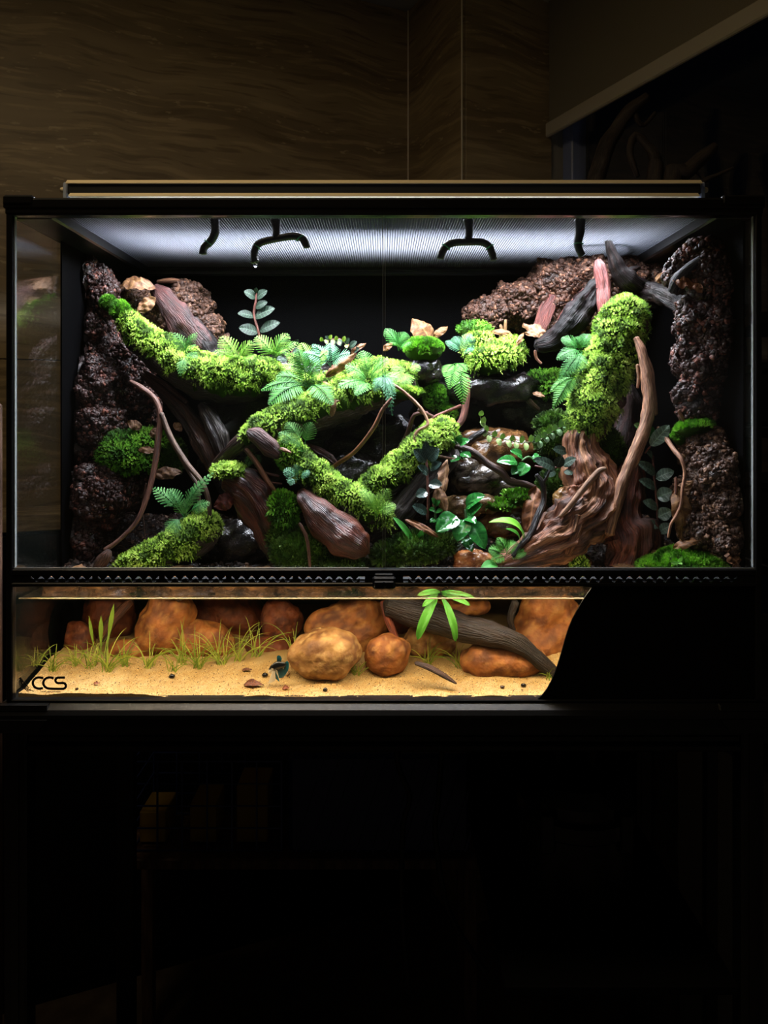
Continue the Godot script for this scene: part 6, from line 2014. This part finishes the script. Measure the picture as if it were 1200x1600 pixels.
	dead("broad yellow-tan leaf on the moss carpet's end", [854, 522, 0.305], [816, 508, 0.31], 24, {"k": Color(1.4, 1.3, 1.0), "face": Vector3(0, 0.7, 0.8)})
	dead("second tan leaf below the broad one", [852, 526, 0.30], [818, 520, 0.295], 14, {"k": Color(1.25, 1.1, 0.85), "face": Vector3(0, 0.6, 0.9)})
	dead("olive dead leaf between the stalks", [800, 522, 0.325], [766, 518, 0.33], 14, {"k": Color(0.9, 0.85, 0.5)})
	dead("pale stub leaf on the moss carpet", [760, 542, 0.30], [768, 528, 0.305], 10, {"k": Color(1.4, 1.2, 1.0)})
	dead("thin tan leaf drooping at the carpet's right end", [818, 520, 0.30], [806, 542, 0.29], 9, {"k": Color(1.2, 1.0, 0.7)})
	dead("tan leaf scrap on the dark rock below the fern", [832, 614, 0.29], [852, 620, 0.28], 10, {"k": bright})
	dead("banded orange leaf tucked behind the black forked branch", [1022, 444, 0.29], [1050, 420, 0.30], 20, {"k": Color(1.3, 1.0, 0.7), "curl": 0.8})
	dead("rusty crumpled leaf on the right bark column", [1050, 440, 0.09], [1098, 452, 0.06], 22, {"k": Color(1.1, 0.7, 0.5), "wave": 0.5})
	dead("long pale dead leaf hanging beside the dark plant", [698, 718, 0.165], [680, 796, 0.14], 26, {"k": Color(1.15, 1.15, 1.05), "curl": 0.7, "face": Vector3(0.6, 0.3, 0.9)})
	dead("rolled tan leaf in front of the pale dead leaf", [682, 758, 0.14], [698, 802, 0.13], 22, {"k": Color(1.2, 1.15, 1.0), "curl": 0.8, "face": Vector3(-0.3, 0.3, 1)})
	dead("narrow brown leaf sloping below the dark plant", [632, 812, 0.125], [690, 842, 0.115], 12, {"k": Color(1.0, 0.8, 0.62)})
	dead("tall brown dead leaf leaning behind the black crooked twig", [838, 760, 0.17], [826, 842, 0.15], 36, {"k": Color(0.95, 0.7, 0.58), "face": Vector3(-0.3, 0.3, 1)})
	dead("second brown leaf lying at the black twig's foot", [858, 800, 0.155], [826, 850, 0.14], 26, {"k": Color(0.9, 0.64, 0.5), "face": Vector3(0.2, 0.6, 1)})
	dead("long tan dead leaf standing at the right climber's foot", [1058, 758, 0.085], [1064, 846, 0.075], 34, {"k": Color(1.15, 1.0, 0.82), "curl": 0.2, "face": Vector3(0.2, 0.2, 1)})
	dead("greyish leaf crossing behind the zigzag vine", [1056, 770, 0.09], [1084, 752, 0.08], 18, {"k": Color(0.9, 0.85, 0.72)})
	dead("tan leaf lying behind the moss lawn", [1052, 858, 0.08], [1100, 840, 0.055], 20, {"k": Color(0.85, 0.7, 0.45), "face": Vector3(0, 0.8, 0.8)})
	dead("crumpled grey-brown leaf in the bottom-right corner", [1136, 858, 0.028], [1156, 890, 0.022], 26, {"k": Color(0.9, 0.72, 0.58), "wave": 0.6})
	dead("dry leaf scrap at the second root's foot", [956, 884, 0.10], [1000, 888, 0.10], 9, {"k": bright})
	dead("dry curled scrap left of the moss lawn", [1012, 862, 0.12], [1042, 866, 0.115], 8, {"k": Color(1.1, 0.9, 0.6)})
	dead("reddish leaf scraps above the V's tip", [528, 762, 0.16], [556, 756, 0.165], 12, {"k": Color(0.95, 0.6, 0.42)})
	dead("pinkish leaf scrap at the V's tip", [560, 790, 0.13], [578, 782, 0.13], 10, {"k": Color(1.2, 0.85, 0.7)})
	dead("deep red wet leaf in the dark beside the layered block", [366, 776, 0.15], [334, 792, 0.15], 30, {"k": Color(0.45, 0.1, 0.1)})
	dead("green-brown dead leaf on the mossy left arm", [532, 756, 0.155], [556, 772, 0.15], 14, {"k": Color(0.8, 0.55, 0.4)})


# ---------------------------------------------------------------- things round the tank
func around_tank() -> void:
	var g := Geo.new()
	# brown board edge at the far left
	box(g, Vector3(-0.95, 0.0, -0.122), Vector3(-0.655, EYE + 0.022, -0.085), 0.004)
	single("wooden_board", "brown upright wooden board standing at the left edge of the tank", "board", g, M.board_wood)
	# pale rail seen through the left glass
	var t := thing("low_cupboard", "long black cupboard with a pale wooden top along the stone wall", "cupboard", ab(1.45, 0.1))
	g = Geo.new()
	slab(g, 0.02, 2.9, 0.015, 0.19, 0.0, EYE - 0.312, 0.003)
	part(t, "body", g, M.matt_black)
	g = Geo.new()
	slab(g, 0.01, 2.91, 0.015, 0.205, EYE - 0.312, EYE - 0.264, 0.003)
	part(t, "top", g, M.pale_wood)
	for k in 4:
		g = Geo.new()
		slab(g, 0.03 + k * 0.718, 0.742 + k * 0.718, 0.19, 0.206, 0.06, EYE - 0.32, 0.002)
		var dr := part(t, "door", g, M.matt_black)
		g = Geo.new()
		slab(g, 0.06 + k * 0.718, 0.072 + k * 0.718, 0.206, 0.222, 0.85, 1.0, 0.002)
		part(dr, "handle", g, M.stand_steel)
	# dry branches by the window
	var dry := [C(84, 74, 64), C(52, 45, 40), C(104, 94, 84)]
	g = Geo.new()
	swept(g, [[900, 700, 0.9, 14], [912, 400, 0.9, 13], [940, 250, 0.9, 12], [962, 205, 0.9, 10], [985, 172, 0.88, 9], [1012, 150, 0.86, 6]], 12, {"amp": 0.25, "seed": 61, "cols": dry, "step": 0.02})
	for q in [[[962, 205, 0.9, 6], [948, 232, 0.9, 5], [944, 262, 0.9, 4]], [[990, 168, 0.88, 5], [996, 188, 0.88, 4], [1006, 196, 0.88, 3], [1024, 176, 0.88, 3]]]:
		swept(g, q, 8, {"amp": 0.2, "seed": 62, "cols": dry, "step": 0.02})
	var b := P(900, 700, 0.9)
	tube(g, [b, Vector3(b.x - 0.02, 0.8, b.z), Vector3(b.x - 0.03, 0.0, b.z)], [0.024, 0.026, 0.03], 12, {"amp": 0.25, "seed": 61, "cols": dry, "step": 0.05})
	single("dry_branch", "forked dry branch standing before the dark window", "branch", g, M.dry_branch)
	g = Geo.new()
	swept(g, [[1010, 700, 0.8, 12], [1022, 300, 0.8, 11], [1024, 250, 0.8, 9], [1008, 226, 0.8, 7], [992, 212, 0.8, 6], [984, 240, 0.8, 5], [996, 276, 0.8, 4]], 10, {"amp": 0.25, "seed": 63, "cols": dry, "step": 0.02})
	b = P(1010, 700, 0.8)
	tube(g, [b, Vector3(b.x, 0.8, b.z), Vector3(b.x, 0.0, b.z)], [0.02, 0.022, 0.026], 12, {"amp": 0.25, "seed": 63, "cols": dry, "step": 0.05})
	single("dry_branch", "grey twisted dry branch behind the lamp's right half", "branch", g, M.dry_branch)
	g = Geo.new()
	swept(g, [[1040, 700, 0.7, 14], [1048, 300, 0.7, 13], [1070, 272, 0.7, 12], [1095, 248, 0.7, 10], [1118, 228, 0.7, 6]], 10, {"amp": 0.25, "seed": 64, "cols": dry, "step": 0.02})
	swept(g, [[1084, 300, 0.7, 4], [1101, 282, 0.7, 4], [1120, 274, 0.7, 3], [1146, 262, 0.7, 2]], 8, {"amp": 0.2, "seed": 65, "cols": dry, "step": 0.02})
	swept(g, [[1101, 282, 0.7, 3], [1092, 272, 0.7, 2.5], [1086, 266, 0.7, 2]], 8, {"amp": 0.2, "seed": 65, "cols": dry, "step": 0.02})
	swept(g, [[1060, 310, 0.7, 6], [1076, 304, 0.7, 5], [1086, 298, 0.7, 4]], 8, {"amp": 0.2, "seed": 65, "cols": dry, "step": 0.02})
	b = P(1040, 700, 0.7)
	tube(g, [b, Vector3(b.x, 0.8, b.z), Vector3(b.x, 0.0, b.z)], [0.022, 0.024, 0.028], 12, {"amp": 0.25, "seed": 64, "cols": dry, "step": 0.05})
	single("dry_branch", "pale dry branch pointing right behind the lamp's end", "branch", g, M.dry_branch)
	# rack at the right edge
	t = thing("storage_rack", "grey storage rack beside the right edge of the tank", "rack", Vector3(0.86, 0, -0.3))
	for x in [0.70, 1.0]:
		for z in [-0.45, -0.16]:
			g = Geo.new()
			box(g, Vector3(x - 0.012, 0, z - 0.012), Vector3(x + 0.012, 1.95, z + 0.012), 0.002)
			part(t, "post", g, M.stand_steel)
	for yy in [EYE + 0.19, EYE - 0.02, EYE - 0.27, EYE - 0.62]:
		g = Geo.new()
		box(g, Vector3(0.69, yy - 0.02, -0.46), Vector3(1.01, yy, -0.15), 0.002)
		part(t, "shelf", g, M.steel)
	for q in [[EYE - 0.02, 0.12, "clear plastic box on the upper rack shelf at the right edge"], [EYE - 0.27, 0.15, "clear plastic box on the middle rack shelf at the right edge"], [EYE - 0.62, 0.2, "clear plastic box on the lower rack shelf at the right edge"]]:
		g = Geo.new()
		box(g, Vector3(0.715, q[0] + 0.0005, -0.43), Vector3(0.98, q[0] + q[1] - 0.015, -0.18), 0.008)
		box(g, Vector3(0.707, q[0] + q[1] - 0.015, -0.438), Vector3(0.988, q[0] + q[1], -0.172), 0.004)
		single("plastic_box", q[2], "box", g, M.clear_box)
	# under the tank, hardly lit
	g = Geo.new()
	tube(g, [P(620, 1170, 0.42), P(622, 1195, 0.42), P(632, 1222, 0.42), P(640, 1240, 0.42), P(638, 1262, 0.42), P(630, 1290, 0.42), P(628, 1420, 0.42), P(640, 1560, 0.42)], [0.006, 0.006, 0.006, 0.006, 0.006, 0.006, 0.006, 0.006], 8, {"step": 0.03})
	single("hose", "black hose hanging in front of the blue tub under the tank", "hose", g, M.rubber)
	g = Geo.new()
	tube(g, [P(690, 1176, 0.40), P(686, 1240, 0.40), P(684, 1262, 0.40), P(680, 1300, 0.40), P(700, 1420, 0.38), P(760, 1520, 0.3)], [0.006, 0.006, 0.006, 0.006, 0.006, 0.006], 8, {"step": 0.03})
	single("hose", "second black hose bending towards the filter under the tank", "hose", g, M.rubber)
	# blue ribbed tub on a trestle
	t = thing("storage_tub", "dark blue ribbed plastic tub in the shade under the tank", "tub", P(600, 1340, 0.62))
	g = Geo.new()
	box(g, Vector3(P(450, 0, 0.62).x, P(0, 1335, 0.62).y, -0.80), P(735, 1180, 0.62), 0.01)
	part(t, "body", g, M.blue_plastic)
	for k in 12:
		g = Geo.new()
		var x0 := P(462 + k * 24, 0, 0.62).x
		bar(g, Vector3(x0, P(0, 1330, 0.62).y, -0.618), Vector3(x0 + 0.07, P(0, 1186, 0.62).y, -0.618), 0.005, 0.005, Vector3.BACK)
		part(t, "rib", g, M.blue_plastic)
	t = thing("wooden_trestle", "low dark trestle carrying the blue tub under the tank", "trestle", Vector3(0, 0, -0.7))
	g = Geo.new()
	box(g, Vector3(P(190, 0, 0.62).x, P(0, 1352, 0.62).y, -0.82), Vector3(P(745, 0, 0.62).x, P(0, 1335, 0.62).y - 0.0005, -0.60), 0.003)
	part(t, "top", g, M.board_wood)
	for x in [P(196, 0, 0.62).x, P(735, 0, 0.62).x]:
		for z in [-0.80, -0.63]:
			g = Geo.new()
			box(g, Vector3(x - 0.015, 0, z - 0.015), Vector3(x + 0.015, P(0, 1352, 0.62).y, z + 0.015), 0.002)
			part(t, "leg", g, M.board_wood)
	# wire crate with yellow boxes
	t = thing("wire_crate", "blue wire crate holding yellow boxes under the tank", "crate", P(320, 1335, 0.62))
	var lo := Vector3(P(205, 0, 0.62).x, P(0, 1335, 0.62).y + 0.001, -0.80)
	var hi := P(440, 1190, 0.63)
	for k in 5:
		g = Geo.new()
		var y := lerpf(lo.y + 0.003, hi.y, k / 4.0)
		for e in [[Vector3(lo.x, y, lo.z), Vector3(hi.x, y, lo.z)], [Vector3(lo.x, y, hi.z), Vector3(hi.x, y, hi.z)], [Vector3(lo.x, y, lo.z), Vector3(lo.x, y, hi.z)], [Vector3(hi.x, y, lo.z), Vector3(hi.x, y, hi.z)]]:
			bar(g, e[0], e[1], 0.003, 0.003)
		part(t, "wire_hoop", g, M.wire_blue)
	for k in 7:
		g = Geo.new()
		var x := lerpf(lo.x, hi.x, k / 6.0)
		for z in [lo.z, hi.z]:
			g = Geo.new()
			bar(g, Vector3(x, lo.y, z), Vector3(x, hi.y, z), 0.004, 0.004, Vector3.BACK)
			part(t, "wire_upright", g, M.wire_blue)
	for q in [[222, 262, 1334, 1262, "yellow card box at the left end of the wire crate"], [300, 340, 1334, 1250, "yellow card box in the middle of the wire crate"], [372, 420, 1334, 1222, "tall yellow card box at the right end of the wire crate"]]:
		g = Geo.new()
		box(g, Vector3(P(q[0], 0, 0.68).x, lo.y + 0.005, -0.76), Vector3(P(q[1], 0, 0.68).x, P(0, q[3], 0.68).y, -0.66), 0.002)
		single("card_box", q[4], "box", g, M.yellow_card, "yellow boxes in the wire crate")
	# canister filter on the lower shelf
	t = thing("canister_filter", "black canister filter standing on the shelf under the tank", "filter", Vector3(0.36, Y(1545), -0.25))
	g = Geo.new()
	lathe(g, Vector3(0.36, Y(1545), -0.25), [[0.0, 0.0], [0.095, 0.0], [0.105, 0.01], [0.105, 0.14], [0.11, 0.145], [0.11, 0.17], [0.1, 0.175]], 28)
	part(t, "canister", g, M.black_plastic)
	g = Geo.new()
	lathe(g, Vector3(0.36, Y(1545), -0.25), [[0.1, 0.175], [0.104, 0.2], [0.09, 0.225], [0.05, 0.235], [0.0, 0.236]], 28)
	part(t, "head", g, M.black_plastic)
	for sx in [-1.0, 1.0]:
		g = Geo.new()
		box(g, Vector3(0.36 + sx * 0.07 - 0.012, Y(1545) + 0.12, -0.17), Vector3(0.36 + sx * 0.07 + 0.012, Y(1545) + 0.19, -0.155), 0.003)
		part(t, "clip", g, M.stand_steel)
		g = Geo.new()
		tube(g, [Vector3(0.36 + sx * 0.03, Y(1545) + 0.23, -0.25), Vector3(0.36 + sx * 0.04, Y(1545) + 0.29, -0.25), Vector3(0.36 + sx * 0.09, Y(1200), -0.3), Vector3(0.36 + sx * 0.1, Y(1172), -0.32)], [0.009, 0.009, 0.009, 0.009], 10, {"step": 0.02})
		part(t, "hose", g, M.rubber)
